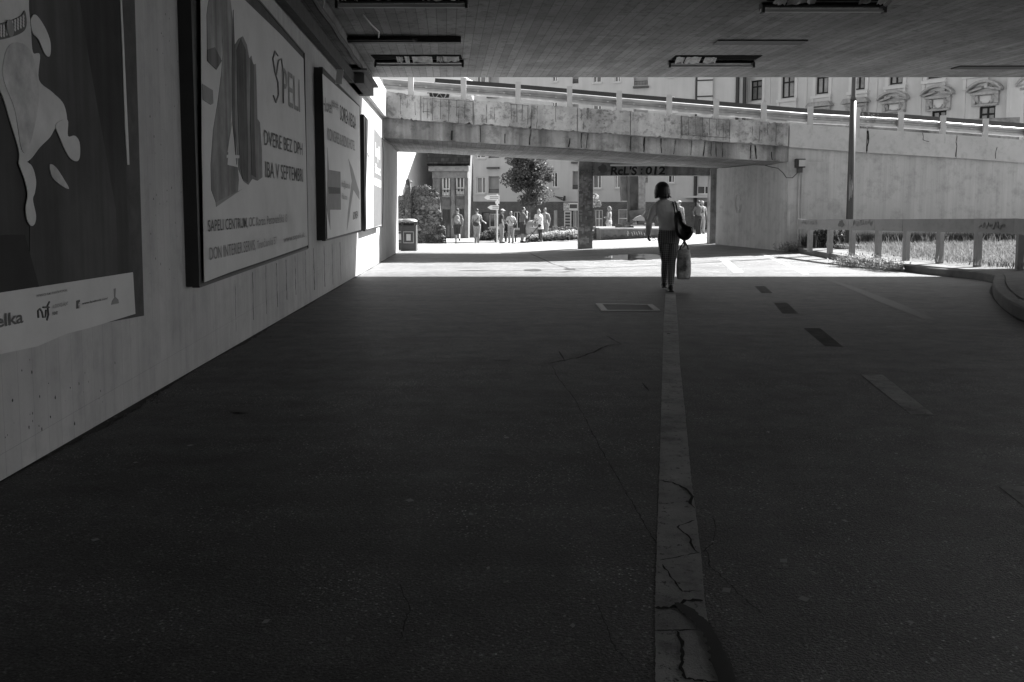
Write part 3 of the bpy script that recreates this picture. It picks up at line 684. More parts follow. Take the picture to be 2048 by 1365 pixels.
# ---------------------------------------------------------------- lettering
def text_mesh(name, s, mt, parent, p1, p2, p3, bold=0.0, lift=.002, shear=0):
    """text whose baseline runs p1 -> p2 and whose cap height reaches p3 above p1 (all world points on a flat surface)"""
    cu = bpy.data.curves.new(name, 'FONT'); cu.body = s; cu.offset = bold; cu.extrude = .0; cu.resolution_u = 3; cu.shear = shear
    t = bpy.data.objects.new(name, cu); COL.objects.link(t)
    dg = bpy.context.evaluated_depsgraph_get(); me = bpy.data.meshes.new_from_object(t.evaluated_get(dg)); bpy.data.objects.remove(t)
    if not me.vertices: return None
    xs = [v.co.x for v in me.vertices]; x0, x1 = min(xs), max(xs); caph = .73
    e = p2 - p1; up = p3 - p1; n = e.cross(up).normalized()
    if n.dot(CAM - p1) < 0: n = -n
    for v in me.vertices:
        v.co = p1 + e * ((v.co.x - x0) / (x1 - x0)) + up * (v.co.y / caph) + n * lift
    if parent: me.transform(world_of(parent).inverted())
    me.materials.clear(); me.materials.append(mt); me.name = name
    o = bpy.data.objects.new(name, me); COL.objects.link(o)
    if parent: o.parent = parent
    return o
# ---------------------------------------------------------------- billboards on the left wall
def bq(pts, off): return [Lp(a, b, off) for a, b in pts]
def catmull(pts, n=5):
    o = []; m = len(pts)
    for i in range(m):
        p0, p1, p2, p3 = pts[i - 1], pts[i], pts[(i + 1) % m], pts[(i + 2) % m]
        for k in range(n):
            t = k / n; o.append(tuple(.5 * (2 * p1[j] + (p2[j] - p0[j]) * t + (2 * p0[j] - 5 * p1[j] + 4 * p2[j] - p3[j]) * t * t + (3 * p1[j] - p0[j] - 3 * p2[j] + p3[j]) * t ** 3) for j in (0, 1)))
    return o
def shape(name, pts, off, mt, parent, thick=.003):
    if name.startswith('dog'): pts = catmull(pts)
    mb = MB(); P = bq(pts, off); mb.prism(P, -LN * thick); return mb.build(name, mt, parent)
def frame_box(mb, q, off0, off1):
    """box between offsets bounded by wall-plane quad q (world points on the wall)"""
    mb.hexa(*[p + LN * off0 for p in q], *[p + LN * off1 for p in q])
def wallrect(pa, pb, off):
    """upright rectangle on the wall from two pixel corners (left-bottom, right-top) seen at offset off, returned at offset 0"""
    a = Lp(*pa, off); b = Lp(*pb, off); b2 = b
    q = [a, V((b.x, b.y, a.z)), V((b.x, b.y, b.z)), V((a.x, a.y, b.z))]
    return [p - LN * off for p in q]
# board 1: film poster with the dog (left edge of the picture)
OFF = .10
b1 = empty('billboard', Lp(270, 630), 'peeling film poster billboard with a hanging white dog, cut by the left picture edge', 'billboard')
q = [Lp(-500, 770, .02), Lp(270, 632, .02), Lp(249, -60, .02), Lp(-400, -1100, .02)]
mb = MB(); mb.hexa(*[p for p in q], *[p + LN * .05 for p in q]); mb.build('board', m_rust, b1)
mb = MB()
qq = [(-400, 800), (0, 709), (75, 693), (133, 668), (180, 656), (271, 628), (266, 545), (246, 548), (130, 566), (0, 586), (-400, 655)]
shape('footer_strip', qq, .078, m_wht, b1)
shape('poster_sheet', [(-400, 655), (0, 586), (130, 566), (266, 545), (262, 500), (255, 420), (252, 300), (248, 150), (243, -20), (240, -250), (-400, -1000)], .076, m_pdark, b1)
m_pd2 = mat('poster_backdrop_light', .10, .8, .25, 1.2, 5, spec=.04, streak=.3, stscale=5)
shape('poster_fold', [(60, 560), (73, 575), (130, 565), (236, 549), (232, 420), (205, 270), (180, 130), (150, -60), (20, -160), (60, 300)], .079, m_pd2, b1)
shape('poster_fold', [(10, 470), (50, 470), (78, 573), (0, 585), (-60, 590), (-60, 480)], .0795, mat('poster_backdrop_deep', .05, .8, .2, 2, spec=.04), b1)
# torn bright paper edge
shape('paper_edge', [(243, -20), (247, 60), (252, 170), (258, 300), (259, 330), (255, 330), (250, 250), (246, 120), (240, -20)], .081, m_wht, b1)
shape('dog_body', [(-30, -60), (50, -60), (58, 20), (62, 60), (66, 105), (80, 110), (78, 160), (105, 185), (128, 210), (134, 250), (118, 262), (112, 255), (100, 275), (80, 295), (60, 320), (40, 328), (38, 300), (20, 240), (0, 180), (-40, 120)], .083, m_fur, b1)
shape('dog_foreleg', [(62, 40), (72, 30), (90, 55), (101, 85), (100, 112), (90, 108), (78, 80), (66, 66)], .086, m_fur, b1)
shape('dog_hind_leg', [(112, 250), (135, 240), (136, 272), (150, 272), (159, 285), (160, 312), (154, 323), (140, 316), (128, 295), (120, 275)], .086, m_fur, b1)
shape('dog_hind_leg', [(38, 322), (62, 330), (72, 360), (70, 385), (66, 400), (72, 430), (70, 447), (63, 452), (55, 440), (52, 415), (56, 390), (50, 360)], .086, m_fur, b1)
shape('dog_tail', [(100, 330), (112, 335), (130, 362), (138, 378), (124, 372), (105, 355)], .084, m_furd, b1)
shape('dog_belly_shade', [(20, 90), (60, 100), (78, 190), (60, 290), (44, 300), (30, 220), (6, 150)], .0855, m_furd, b1)
shape('dog_collar', [(-30, 46), (0, 48), (40, 34), (50, 22), (53, 52), (40, 68), (0, 80), (-30, 76)], .0885, m_ink, b1)
mb = MB()
for k in range(4):
    for j in range(13):
        a, b = -20 + j * 5.6, 54 + k * 6 - max(0, j - 5) * 2.6 - (j * .2); c = Lp(a, b, .0905); s_ = .0075; mb.quad(*[c + LE * s_ * math.cos(t) + V((0, 0, s_ * math.sin(t))) for t in [i * 1.047 for i in range(6)]])
mb.build('collar_studs', m_wht, b1)
mb = MB(); c = Lp(21, 57, .094); mb.quad(*[c + LE * .028 * math.cos(t) + V((0, 0, .034 * math.sin(t))) for t in [i * .524 for i in range(12)]]); mb.build('collar_badge', m_ink2, b1)
def ltext(s, p1, p2, hpx, mt, parent, off, bold=0.0, shear=0):
    a, b, c = Lp(*p1, off), Lp(*p2, off), Lp(p1[0], p1[1] - hpx, off); c = V((a.x, a.y, c.z))
    return text_mesh('lettering', s, mt, parent, a, b, c, bold, shear=shear)
ltext('Strucielka', (-105, 676), (46, 645), 30, m_ink, b1, .079, .02)
ltext('DISTRIBÚCIU FILMU FINANČNE PODPORIL', (72, 595), (134, 583), 5, m_ink, b1, .079, .01)
ltext('AUDIOVIZUÁLNY', (104, 618), (136, 610), 8, m_ink2, b1, .079, .01)
ltext('FOND', (104, 631), (115, 629), 7, m_ink, b1, .079, .02)
ltext('www.facebook.com/', (163, 610), (215, 599), 5, m_ink, b1, .079, .02)
mb = MB(); mb.tube(bq([(77, 636), (76, 622), (80, 618), (84, 624), (86, 635), (91, 634), (92, 620)], .081), .004, 5); mb.tube(bq([(99, 604), (95, 612), (97, 630), (94, 641)], .081), .004, 5); mb.tube(bq([(86, 615), (98, 615)], .081), .004, 5); mb.build('logo', m_ink, b1)
shape('logo', [(153, 602), (160, 600), (160, 617), (153, 618)], .080, m_ink, b1); ltext('f', (156, 617), (160, 616), 12, m_wht, b1, .082, .01)
shape('emblem', [(228, 578), (232, 577), (231, 594), (237, 600), (238, 607), (223, 610), (225, 602), (229, 596)], .080, m_ink2, b1)
# generic framed board
def framed(label, x0, x1, yb0, yb1, yt0, yt1, off, side, paper_off, mt_frame=m_rust):
    e = empty('billboard', Lp(x0, yb0, off), label, 'billboard')
    A, B, C_, D = Lp(x0, yb0, off), Lp(x1, yb1, off), Lp(x1, yt1, off), Lp(x0, yt0, off)
    zb = (A.z + B.z) / 2; zt = (C_.z + D.z) / 2
    q = [V((A.x, A.y, A.z)), V((B.x, B.y, B.z)), V((B.x, B.y, C_.z)), V((A.x, A.y, D.z))]
    mb = MB(); mb.hexa(*[p - LN * (off - .03) for p in q], *[p - LN * .012 for p in q]); mb.build('board', mt_frame, e)
    mb = MB(); dn = LN * .02
    def edge(a, b, w_): mb.bar(a, b, .05, w_, up=(LN if False else V((0, 0, 1))) if abs((b - a).z) < .5 else LE)
    for i, (a, b) in enumerate(((q[0], q[1]), (q[2], q[3]))): mb.bar(a - LN * .03, b - LN * .03, .05, .02)
    mb.bar(q[0] - LN * (off / 2), q[3] - LN * (off / 2), off, .05, up=LE); mb.bar(q[1] - LN * (off / 2), q[2] - LN * (off / 2), off, .02, up=LE)
    mb.build('frame', m_dark, e)
    return e, q
b2, q2 = framed('large door advertising billboard with a wooden minus 20, right of the dog poster', 401, 617, 573, 497, -140, 114, .09, 0, 0)
shape('poster_sheet', [(409, 565), (460, 545), (540, 518), (616, 491), (612, 300), (607, 118), (560, 68), (487, -2), (400, -120), (403, 150), (404, 300)], .1080, m_wht, b2)
shape('wooden_digit', [(414, 30), (420, -20), (432, -55), (450, -60), (460, -10), (468, 60), (469, 130), (466, 200), (460, 260), (455, 330), (476, 335), (478, 360), (476, 385), (432, 405), (423, 380), (422, 330), (427, 260), (436, 205), (443, 150), (446, 110), (445, 70), (443, 120), (433, 140), (415, 122)], .1110, m_wood, b2)
shape('wooden_digit', [(415, 100), (430, 95), (444, 122), (433, 140), (415, 122)], .1140, m_wood2, b2)
shape('wooden_digit', [(470, 90), (478, 78), (486, 73), (494, 90), (499, 118), (503, 112), (507, 130), (512, 128), (514, 200), (515, 238), (520, 245), (524, 300), (525, 355), (515, 362), (505, 358), (497, 370), (487, 362), (478, 340), (469, 240)], .1120, m_wood, b2)
shape('wooden_digit', [(474, 100), (482, 78), (492, 100), (494, 200), (497, 300), (496, 365), (486, 358), (480, 330), (476, 220)], .1150, m_wood2, b2)
shape('wooden_digit', [(502, 118), (508, 130), (509, 240), (512, 355), (504, 350), (501, 250)], .1155, m_wood2, b2)
shape('wooden_digit', [(467, 20), (470, 100), (470, 250), (474, 330), (466, 250), (464, 140)], .1135, m_wood2, b2)
shape('minus_bar', [(405, 168), (426, 181), (427, 207), (422, 210), (406, 200)], .1120, m_ink2, b2)
shape('digit_opening', [(464, 245), (469, 305), (455, 305)], .1160, m_wht, b2); shape('digit_opening', [(453, 310), (479, 311), (479, 317), (453, 316)], .1160, m_wht, b2)
shape('digit_shadow', [(432, 405), (476, 385), (484, 379), (433, 414)], .1115, m_lg, b2)
for s_, p1, p2, h, mt_ in (('PELI', (565, 206), (600, 225), 76, m_ink2), ('DVERE BEZ DPH', (528, 290), (605, 311), 32, m_ink), ('IBA V SEPTEMBRI', (531, 355), (606, 364), 34, m_ink),
                     ('SAPELI CENTRUM,', (416, 464), (495, 455), 25, m_ink), ('OC Korzo, Pestovateľská 13', (498, 454), (574, 444), 20, m_ink2),
                     ('DON INTERIER SERVIS,', (419, 521), (511, 500), 27, m_ink2), ('Trenčianska 57', (514, 498), (553, 488), 17, m_lg), ('www.sapeli.sk', (567, 486), (609, 474), 13, m_lg)):
    ltext(s_, p1, p2, h, mt_, b2, .1110, .003)
mb = MB(); mb.tube(bq([(556, 112), (550, 103), (546, 118), (550, 145), (556, 165), (557, 190), (552, 205), (547, 192)], .1160), .008, 6); mb.tube(bq([(553, 150), (557, 122), (563, 118), (567, 150), (567, 207)], .1160), .007, 6); mb.build('logo', m_ink2, b2)
b3, q3 = framed('hotel billboard with a big arrow and grey star, shaded, right of the wooden 20 board', 652, 723, 481, 463, 142, 216, .12, 0, 0)
shape('poster_sheet', [(655, 478), (722, 460), (719, 214), (645, 148)], .1280, mat('corrugated_paper', .55, .6, .06, 2, streak=.0), b3)
for s_, p1, p2, h, mt_ in (('Hotel****', (646, 222), (677, 232), 30, m_ink2), ('SOREA REGIA', (680, 240), (712, 260), 32, m_ink), ('KONGRES & BIZNIS HOTEL', (655, 280), (710, 302), 26, m_ink2),
                           ('www.sorea.sk', (660, 384), (680, 384), 10, m_ink), ('info@sorea.sk', (683, 374), (700, 378), 14, m_ink2), ('Pešia zóna', (684, 398), (694, 400), 12, m_ink2), ('SOREA', (706, 440), (716, 436), 16, m_ink)):
    ltext(s_, p1, p2, h, mt_, b3, .1310, .003)
shape('arrow', [(655, 295), (658, 340), (681, 344), (682, 420), (660, 420), (661, 460), (654, 420), (655, 360)], .1300, m_ink2, b3)
shape('arrow_band', [(657, 374), (681, 376), (681, 388), (658, 388)], .1320, m_ink, b3)
shape('star_figure', [(697, 318), (706, 340), (712, 362), (719, 385), (719, 400), (707, 380), (702, 410), (698, 440), (694, 462), (696, 425), (701, 385), (704, 362)], .1300, m_lg, b3)
b4, q4 = framed('narrow sunlit billboard with a white face and white lettering, nearest the ramp bridge', 731, 764, 462, 453, 233, 275, .14, 0, 0, m_galv)
shape('poster_sheet', [(733, 459), (763, 451), (763, 273), (733, 236)], .1480, m_wht, b4)
shape('grey_panel', [(747, 455), (763, 450), (763, 276), (748, 256)], .1500, m_ink, b4)
for s_, p1, p2, h in (('Lepší', (751, 312), (760, 320), 28), ('život', (750, 345), (761, 352), 20)): ltext(s_, p1, p2, h, m_wht, b4, .1530, .02)
shape('white_bar', [(749, 356), (762, 362), (762, 376), (749, 370)], .1520, m_wht, b4)
shape('face_mark', [(735, 305), (739, 312), (736, 318)], .1505, m_ink, b4); shape('face_mark', [(742, 380), (744, 390), (741, 396)], .1505, m_ink2, b4)
# small sign and ledge above the hotel board
mb = MB(); c = Lp(679, 154, .30); mb.box(c, (.09, .02, .20), 0, Matrix.Rotation(.12, 3, 'Y')); e = mb.build('sign', m_wht); tag(e, 'small white sign hanging above the hotel billboard', 'sign')
mb = MB(); slab(mb, 15.5, CYE - .9, CZ - .50, CZ - .32, CZ - .50, CZ - .32, .01, .30); slab(mb, 15.2, CYE - .7, CZ - .31, CZ - .28, CZ - .31, CZ - .28, .01, .38)
tag(mb.build('wall_ledge', m_plant0), 'broken concrete ledge under the soffit edge above the hotel billboard', 'ledge')
# cables on wall near bridge two
mb = MB(); mb.tube(bq([(765, 277), (775, 285), (785, 291), (792, 300), (797, 303)], .05), .02, 6); mb.tube(bq([(764, 283), (767, 300), (767, 350), (766, 420), (764, 455)], .03), .008, 5)
tag(mb.build('wall_cable', m_dark), 'sagging dark cable on the left wall beside the sunlit billboard', 'cable')
# ---------------------------------------------------------------- kerb, verge, fence at the right
kb = [(1571, 502), (1600, 507), (1640, 514), (1700, 526), (1760, 538), (1800, 542), (1879, 552), (1950, 559), (1990, 565), (1984, 580), (1988, 598), (2005, 618), (2048, 646)]
KP = [G(*p) for p in kb]; KP += [V((5.2, 7.2, 0)), V((5.0, 3, 0)), V((5.0, -12, 0))]
def dens(P, st=.35):
    o = []
    for a, b in zip(P, P[1:]):
        n = max(1, int((b - a).length / st)); o += [a.lerp(b, k / n) for k in range(n)]
    return o + [P[-1]]
def smoothP(P, it=3):
    for _ in range(it): P = [P[0]] + [(P[i - 1] + P[i] * 2 + P[i + 1]) / 4 for i in range(1, len(P) - 1)] + [P[-1]]
    return P
KP = smoothP(dens([V((p.x, p.y, 0)) for p in KP]), 2)
def nrm(P, i):
    d = (P[min(i + 1, len(P) - 1)] - P[max(i - 1, 0)]).normalized(); return V((-d.y, d.x, 0))   # left of travel = grass side
KH = .14
def offset(P, w_): return [P[i] + nrm(P, i) * w_ for i in range(len(P))]
def ribbon(mb, A, B, za, zb):
    n = len(A); vs = []
    for a, b in zip(A, B): vs += [V((a.x, a.y, gh(a.x, a.y) + za)), V((b.x, b.y, gh(b.x, b.y) + zb))]
    mb.add(vs, [(2 * i, 2 * i + 1, 2 * i + 3, 2 * i + 2) for i in range(n - 1)])
KI = offset(KP, .16); KW = offset(KP, .75)
mb = MB(); ribbon(mb, KP, KP, -.05, KH - .015); ribbon(mb, KP, offset(KP, .015), KH - .015, KH); ribbon(mb, offset(KP, .015), KI, KH, KH)
tag(mb.build('kerb', m_kerb), kind='structure')
mb = MB(); ribbon(mb, offset(KP, .17), KW, KH + .004, KH + .004); tag(mb.build('kerb_walk', m_kerb), kind='structure')
mb = MB()
vergeN = []
for p in sorted(KW, key=lambda q: q.y):
    if not vergeN or p.y > vergeN[-1].y + .05: vergeN.append(p)
vergeN = [V((max(q.x for q in vergeN if abs(q.y - p.y) < .3) - .02, p.y, 0)) for p in vergeN]
far = [V((p.x + 40, p.y + 1.5, 0)) for p in vergeN]
soil = mat('soil', .09, .95, .3, 4, 8)
A = []; B = []
for p in vergeN: A.append(p); B.append(V((30, clamp(p.y * 1.15, 14, 30), 0)))
mb2 = MB(); vs = []
for a in A:
    for k in range(13):
        t = k / 12; x = a.x + (26 - a.x) * t; y = a.y + 0 * t; vs.append(V((x, y, gh(a.x, a.y) + KH + .0 + .08 * min(1, t * 4))))
mb2.add(vs, [(i * 13 + k, i * 13 + k + 1, (i + 1) * 13 + k + 1, (i + 1) * 13 + k) for i in range(len(A) - 1) for k in range(12)])
tag(mb2.build('verge', soil), kind='structure')
# fence
fposts = [(1619.5, 502.5, .85), (1659.5, 507, 1), (1703.5, 512, 1), (1755.5, 517, 1), (1811.5, 522, 1), (1878.5, 527.5, 1), (1954, 534.5, 1), (2038, 541.5, 1)]
FPt = [G(a, b, KH) for a, b, c in fposts] + [V((8.75, 12.2, 0)), V((8.0, 10.4, 0)), V((7.2, 8.9, 0))]
for p in FPt[-3:]: p.z = gh(p.x, p.y) + KH
fen = empty('fence', FPt[3], 'low fence of one wide painted beam with scribbled graffiti on square posts along the kerb', 'fence')
FH = []
for i, p in enumerate(FPt):
    if i < 8:
        px = fposts[i][0]; zt = W(px, interp([(1596, 439.5), (2048, 437.3)], px), p.y).z; zb = W(px, interp([(1596, 458.5), (1877, 464), (2039, 468)], px), p.y).z
    else: zt = FH[7][1]; zb = FH[7][0]
    FH.append((zb, zt))
for i, p in enumerate(FPt):
    mb = MB(); h = FH[i][1] - .03 - (p.z - .02); d = (FPt[min(i + 1, len(FPt) - 1)] - FPt[max(i - 1, 0)]); a = math.atan2(d.y, d.x)
    mb.box((p.x, p.y, p.z - .02 + h / 2), (.11, .11, h), a); mb.build('post', m_fence, fen)
mb = MB(); s0 = FPt[0] + (FPt[0] - FPt[1]) * .45
PP = [s0] + FPt; HH = [FH[0]] + FH
for i in range(len(PP) - 1):
    a, b = PP[i], PP[i + 1]; d = (b - a); d.z = 0; d.normalize(); nn = V((d.y, -d.x, 0)) * .075
    if nn.x > 0: nn = -nn
    a0, b0 = a + nn, b + nn; t = nn.normalized() * .05
    zz = lambda p, z: V((p.x, p.y, z))
    mb.hexa(zz(a0, HH[i][0]), zz(b0, HH[i + 1][0]), zz(b0, HH[i + 1][1]), zz(a0, HH[i][1]), zz(a0 + t, HH[i][0]), zz(b0 + t, HH[i + 1][0]), zz(b0 + t, HH[i + 1][1]), zz(a0 + t, HH[i][1]))
mb.build('beam', m_fence, fen)
def Fn(px, py):                                        # point on the beam face seen at px
    for i in range(8):
        if px < (fposts[i][0]) or i == 7: break
    i = max(i, 1); a, b = FPt[i - 1], FPt[i]; d = (b - a); d.z = 0; d.normalize(); nn = V((d.y, -d.x, 0))
    if nn.x > 0: nn = -nn
    return PL(px, py, a + nn * .130, nn)
def scribble(name, fn, x0, x1, yc, hh, n, rad, mt_, parent, seed):
    r = random.Random(seed); mb = MB(); P = []
    for k in range(n * 6 + 1):
        t = k / (n * 6); ph = t * n * 2 * math.pi
        P.append(fn(x0 + (x1 - x0) * t + math.sin(ph) * (x1 - x0) / n * .5 + r.uniform(-1.6, 1.6), yc + math.cos(ph * (1 if (k // 6) % 2 else 1.5)) * hh * r.uniform(.25, 1.15)))
    mb.tube(P, rad, 4); return mb.build(name, mt_, parent)
scribble('graffiti', Fn, 1602, 1635, 446, 5, 6, .006, m_ink2, fen, 1); scribble('graffiti', Fn, 1705, 1747, 446, 6, 9, .006, m_ink2, fen, 2); scribble('graffiti', Fn, 1958, 2012, 452, 7, 8, .005, m_ink2, fen, 3)
mb = MB(); P = [Fn(1682.5 + 6 * math.cos(t) * (1 + .25 * math.sin(3 * t)), 448 + 7 * math.sin(t) * (1 + .2 * math.cos(5 * t))) for t in [i * .35 for i in range(18)]]; mb.quad(*P); mb.build('paint_blot', m_ink, fen)
# grass and weeds
def blades(name, n, fn_pos, h0, h1, wd, mt_, seed, kind='stuff', lean=.35):
    r = random.Random(seed); mb = MB(); vs = []; fs = []
    for _ in range(n):
        p = fn_pos(r)
        if p is None: continue
        h = r.uniform(h0, h1); a = r.uniform(0, 6.283); l = V((math.cos(a), math.sin(a), 0)); s_ = V((-l.y, l.x, 0)) * wd * r.uniform(.6, 1.3); k = r.uniform(.1, lean) * h
        b = len(vs); m1 = p + l * k * .4 + V((0, 0, h * .6)); tpt = p + l * k + V((0, 0, h))
        vs += [p - s_, p + s_, m1 + s_ * .8, m1 - s_ * .8, tpt]; fs += [(b, b + 1, b + 2, b + 3), (b + 3, b + 2, b + 4)]
    mb.v = vs; mb.f = fs; return mb, fs
def vz(x, y):
    best = min(vergeN, key=lambda q: abs(q.y - y)); return best.x, gh(best.x, best.y) + KH + .05
def pos_g(r):
    y = r.uniform(13, 25.3); x0, z = vz(8, y); x = x0 + r.random() ** .8 * 9.5
    if y > 25 + (x - 8) * .2 - .2: return None
    return V((x, y, z))
mb, _ = blades('grass', 60000, pos_g, .03, .17, .006, m_grass, 5, lean=1.1); tag(mb.build('grass', m_grass), kind='stuff')
def pos_w(r):
    x = 8.5 + r.random() * 9; yb = 25 + (x - 8) * .2 - .15; return V((x, yb - abs(r.gauss(0, .45)), vz(8, 22)[1] - .05))
mb, _ = blades('weeds', 12000, pos_w, .06, .42, .008, m_leaf, 6, lean=.8); tag(mb.build('weeds', m_leaf), kind='stuff')
def leaf_cloud(mb, c, rad, n, size, r, shell=.5):
    vs = mb.v; fs = mb.f
    for _ in range(n):
        while True:
            d = V((r.uniform(-1, 1), r.uniform(-1, 1), r.uniform(-1, 1)))
            if shell < d.length < 1: break
        p = V(c) + V((d.x * rad[0], d.y * rad[1], d.z * rad[2]))
        a = V((r.gauss(0, 1), r.gauss(0, 1), r.gauss(0, 1))).normalized(); b = a.cross(V((r.gauss(0, 1), r.gauss(0, 1), r.gauss(0, 1)))).normalized()
        s_ = size * r.uniform(.6, 1.4); k = len(vs); vs += [p - a * s_, p + b * s_ * .5, p + a * s_, p - b * s_ * .5]; fs.append((k, k + 1, k + 2, k + 3))
def weed_plant(label, pts, h, n, group, seed, size=.03):
    r = random.Random(seed); mb = MB(); base = G(*pts[0])
    e = empty('weed_clump', base, label, 'weeds', group)
    for p in pts:
        g = G(p[0], p[1], .02)
        for k in range(n):
            q = g + V((r.gauss(0, .16), r.gauss(0, .10), 0)); hh = h * r.uniform(.35, 1.1); tip = q + V((r.gauss(0, .08), r.gauss(0, .06), hh))
            for j in range(5):
                t = (j + 1) / 5; c = q.lerp(tip, t); a = V((r.gauss(0, 1), r.gauss(0, 1), r.gauss(.4, .5))).normalized(); b = a.cross(V((0, 0, 1))).normalized(); s_ = size * r.uniform(.6, 1.4)
                mb.add([c, c + a * s_ + b * s_ * .4, c + a * s_ * 2, c + a * s_ - b * s_ * .4], [(0, 1, 2, 3)])
            mb.add([q - V((.003, 0, 0)), q + V((.003, 0, 0)), tip], [(0, 1, 2)])
    mb.build('leaves', m_leafl, e)
weed_plant('leafy weeds growing out of the kerb joint between the second and fifth fence posts', [(1688, 531), (1700, 532), (1712, 533), (1725, 534), (1738, 536), (1750, 538), (1762, 539), (1774, 541), (1786, 542)], .26, 55, None, 8)
weed_plant('small weeds at the foot of the pier corner beside the downlight conduit', [(1574, 503), (1580, 504), (1588, 505)], .28, 45, None, 9)
mb = MB(); r = random.Random(4); tc = W(1725, 254, YW(1725) + .1)
e = empty('weed_clump', tc, 'pale weeds sprouting on top of the ramp coping beside the lamp post', 'weeds')
for k in range(40):
    q = tc + V((r.uniform(-.25, .35), 0, -.03)); t = q + V((r.gauss(0, .1), r.gauss(0, .05), r.uniform(.1, .45))); mb.tube([q, t], [.006, .003], 3); leaf_cloud(mb, t, (.05, .05, .05), 3, .02, r, 0)
mb.build('leaves', m_leafl, e)
# dark bushes at the wall foot
def bush(label, c, rad, n, size, seed, mt_=m_leaf, cat='bush', group=None):
    r = random.Random(seed); e = empty('bush', (c[0], c[1], gh(c[0], c[1])), label, cat, group); mb = MB()
    for k in range(9):
        o_ = V((r.uniform(-.6, .6) * rad[0], r.uniform(-.5, .5) * rad[1], r.uniform(-.4, .5) * rad[2])); leaf_cloud(mb, V(c) + o_, (rad[0] * .5, rad[1] * .5, rad[2] * .5), n // 9, size, r, .3)
    mb.build('foliage', mt_, e)
    mb = MB(); mb.tube([(c[0], c[1], gh(c[0], c[1]) - .02), (c[0], c[1], c[2])], [.03, .015], 6); mb.build('stem', m_bark, e); return e
bush('dark bush behind the second fence post at the foot of the ramp wall', (W(1672, 480, 24.3)), (.65, .45, .5), 1500, .05, 3)
# lamp post
lb = V((W(1697, 505, 23.6).x, 23.6, 0)); lb.z = gh(lb.x, lb.y)
lt = W(1705, 120, 23.6); zs = W(1703, 201, 23.6).z
lp_ = empty('lamp_post', lb, 'tall dark street lamp post standing in the grass before the ramp wall', 'lamp post')
mb = MB(); mb.tube([lb, V((lb.x, lb.y, zs))], [.098, .082], 16); mb.tube([V((lb.x, lb.y, zs)), V((lb.x, lb.y, zs + .1)), V((lb.x, lb.y, 9.2)), V((lb.x - .3, lb.y, 9.6)), V((lb.x - 1.2, lb.y, 9.75))], [.09, .06, .05, .045, .04], 16); mb.build('pole', m_lamp, lp_, smooth=True)
mb = MB(); mb.box(lb + V((0, 0, .12)), (.6, .5, .24)); mb.build('foot_block', m_kerb, lp_, bevel=.02)
mb = MB(); mb.ell((lb.x - 1.45, lb.y, 9.72), (.35, .14, .08)); mb.build('lamp_head', m_galv, lp_, smooth=True)
scribble('graffiti', lambda a, b: W(a, b, 23.5), 1699, 1705, 375, 24, 7, .006, m_lg, lp_, 8)
# electrical box and conduit on the ramp wall
ez = W(1600, 327, YR - .12)
eb = empty('wall_light', ez, 'grey box light fitting on the ramp wall near the pier corner', 'light fitting')
mb = MB(); mb.box(ez, (.26, .2, .26)); mb.build('housing', m_dark, eb, bevel=.01)
mb = MB(); mb.box(ez + V((.03, -.11, .0)), (.19, .02, .19)); mb.build('lens', m_post, eb)
mb = MB(); mb.box(ez + V((0, .02, -.2)), (.14, .12, .14)); mb.build('junction', m_lamp, eb)
c0 = W(1599, 340, YR - .04); mb = MB(); mb.tube([c0, V((c0.x, c0.y, gh(c0.x, c0.y)))], .02, 6); mb.tube([c0 + V((.09, 0, 0)), V((c0.x + .09, c0.y, gh(c0.x, c0.y)))], .014, 6)
tag(mb.build('conduit', m_post), 'pair of vertical conduits below the grey box light', 'conduit')
mb = MB(); mb.tube([W(1530, 331, 24.9), W(1540, 334, 24.9), W(1556, 337, 24.85), W(1566, 346, 24.8), W(1573, 356, 24.85), W(1585, 356, 24.9), W(1596, 345, 24.9)], .012, 6)
tag(mb.build('cable', m_dark), 'loose looping cable from under the bridge to the box light', 'cable')
scribble('graffiti', lambda a, b: W(a, b, 27.2 - 0), 0, 1, 0, 1, 1, .001, m_lg, bridge2, 3) if False else None
# faint chalk face on the pier
pn = (cb - cr).cross(V((0, 0, 1))).normalized()
if pn.x > 0: pn = -pn
Pp = lambda a, b: PL(a, b, cr + pn * .01, pn)
mb = MB(); mb.tube([Pp(1476.5 + 5.5 * math.cos(t), 408 + 20 * math.sin(t)) for t in [i * .4 for i in range(16)]], .012, 4); mb.tube([Pp(1476 + 3 * math.cos(t), 420 + 6 * math.sin(t)) for t in [i * .6 for i in range(11)]], .01, 4)
mb.build('graffiti', m_wht, bridge2)
# graffiti on the rear beam
def Bt(s, p1, p2, h, mt_, bold=.03, parent=bridge2, Y=30.6 - .012):
    a, b = W(*p1, Y), W(*p2, Y); c = W(p1[0], p1[1] - h, Y); return text_mesh('graffiti', s, mt_, parent, a, b, V((a.x, a.y, c.z)), bold, shear=.1)
Bt("RcL'S", (1221, 350), (1274, 350), 17, m_bk); Bt('012', (1291, 349), (1330, 349), 16, m_bk); Bt(':', (1281, 348), (1285, 348), 16, m_bk); Bt('OAID', (1160, 348), (1190, 346), 8, m_ink, .0)
mb = MB(); mb.quad(*[W(1206 + 10 * math.cos(t) * random.uniform(.7, 1.1), 338 + 10 * math.sin(t) * random.uniform(.7, 1.1), 30.585) for t in [i * .35 for i in range(18)]]); mb.build('graffiti', m_ink, bridge2)
mb = MB(); r = random.Random(9)
for k in range(46):
    a, b = r.uniform(1160, 1182), r.uniform(355, 488); w_, h_ = r.uniform(1.5, 6), r.uniform(1.5, 7); mb.quad(*[W(min(1184, max(1158, a + w_ * i)), b + h_ * j, 30.594 - .00015 * k) for i, j in ((-1, -1), (1, -1.1), (.9, 1), (-1, .9))])
mb.build('paper_scraps', mat('paper_scraps', .30, .8, .5, 9), bridge2)
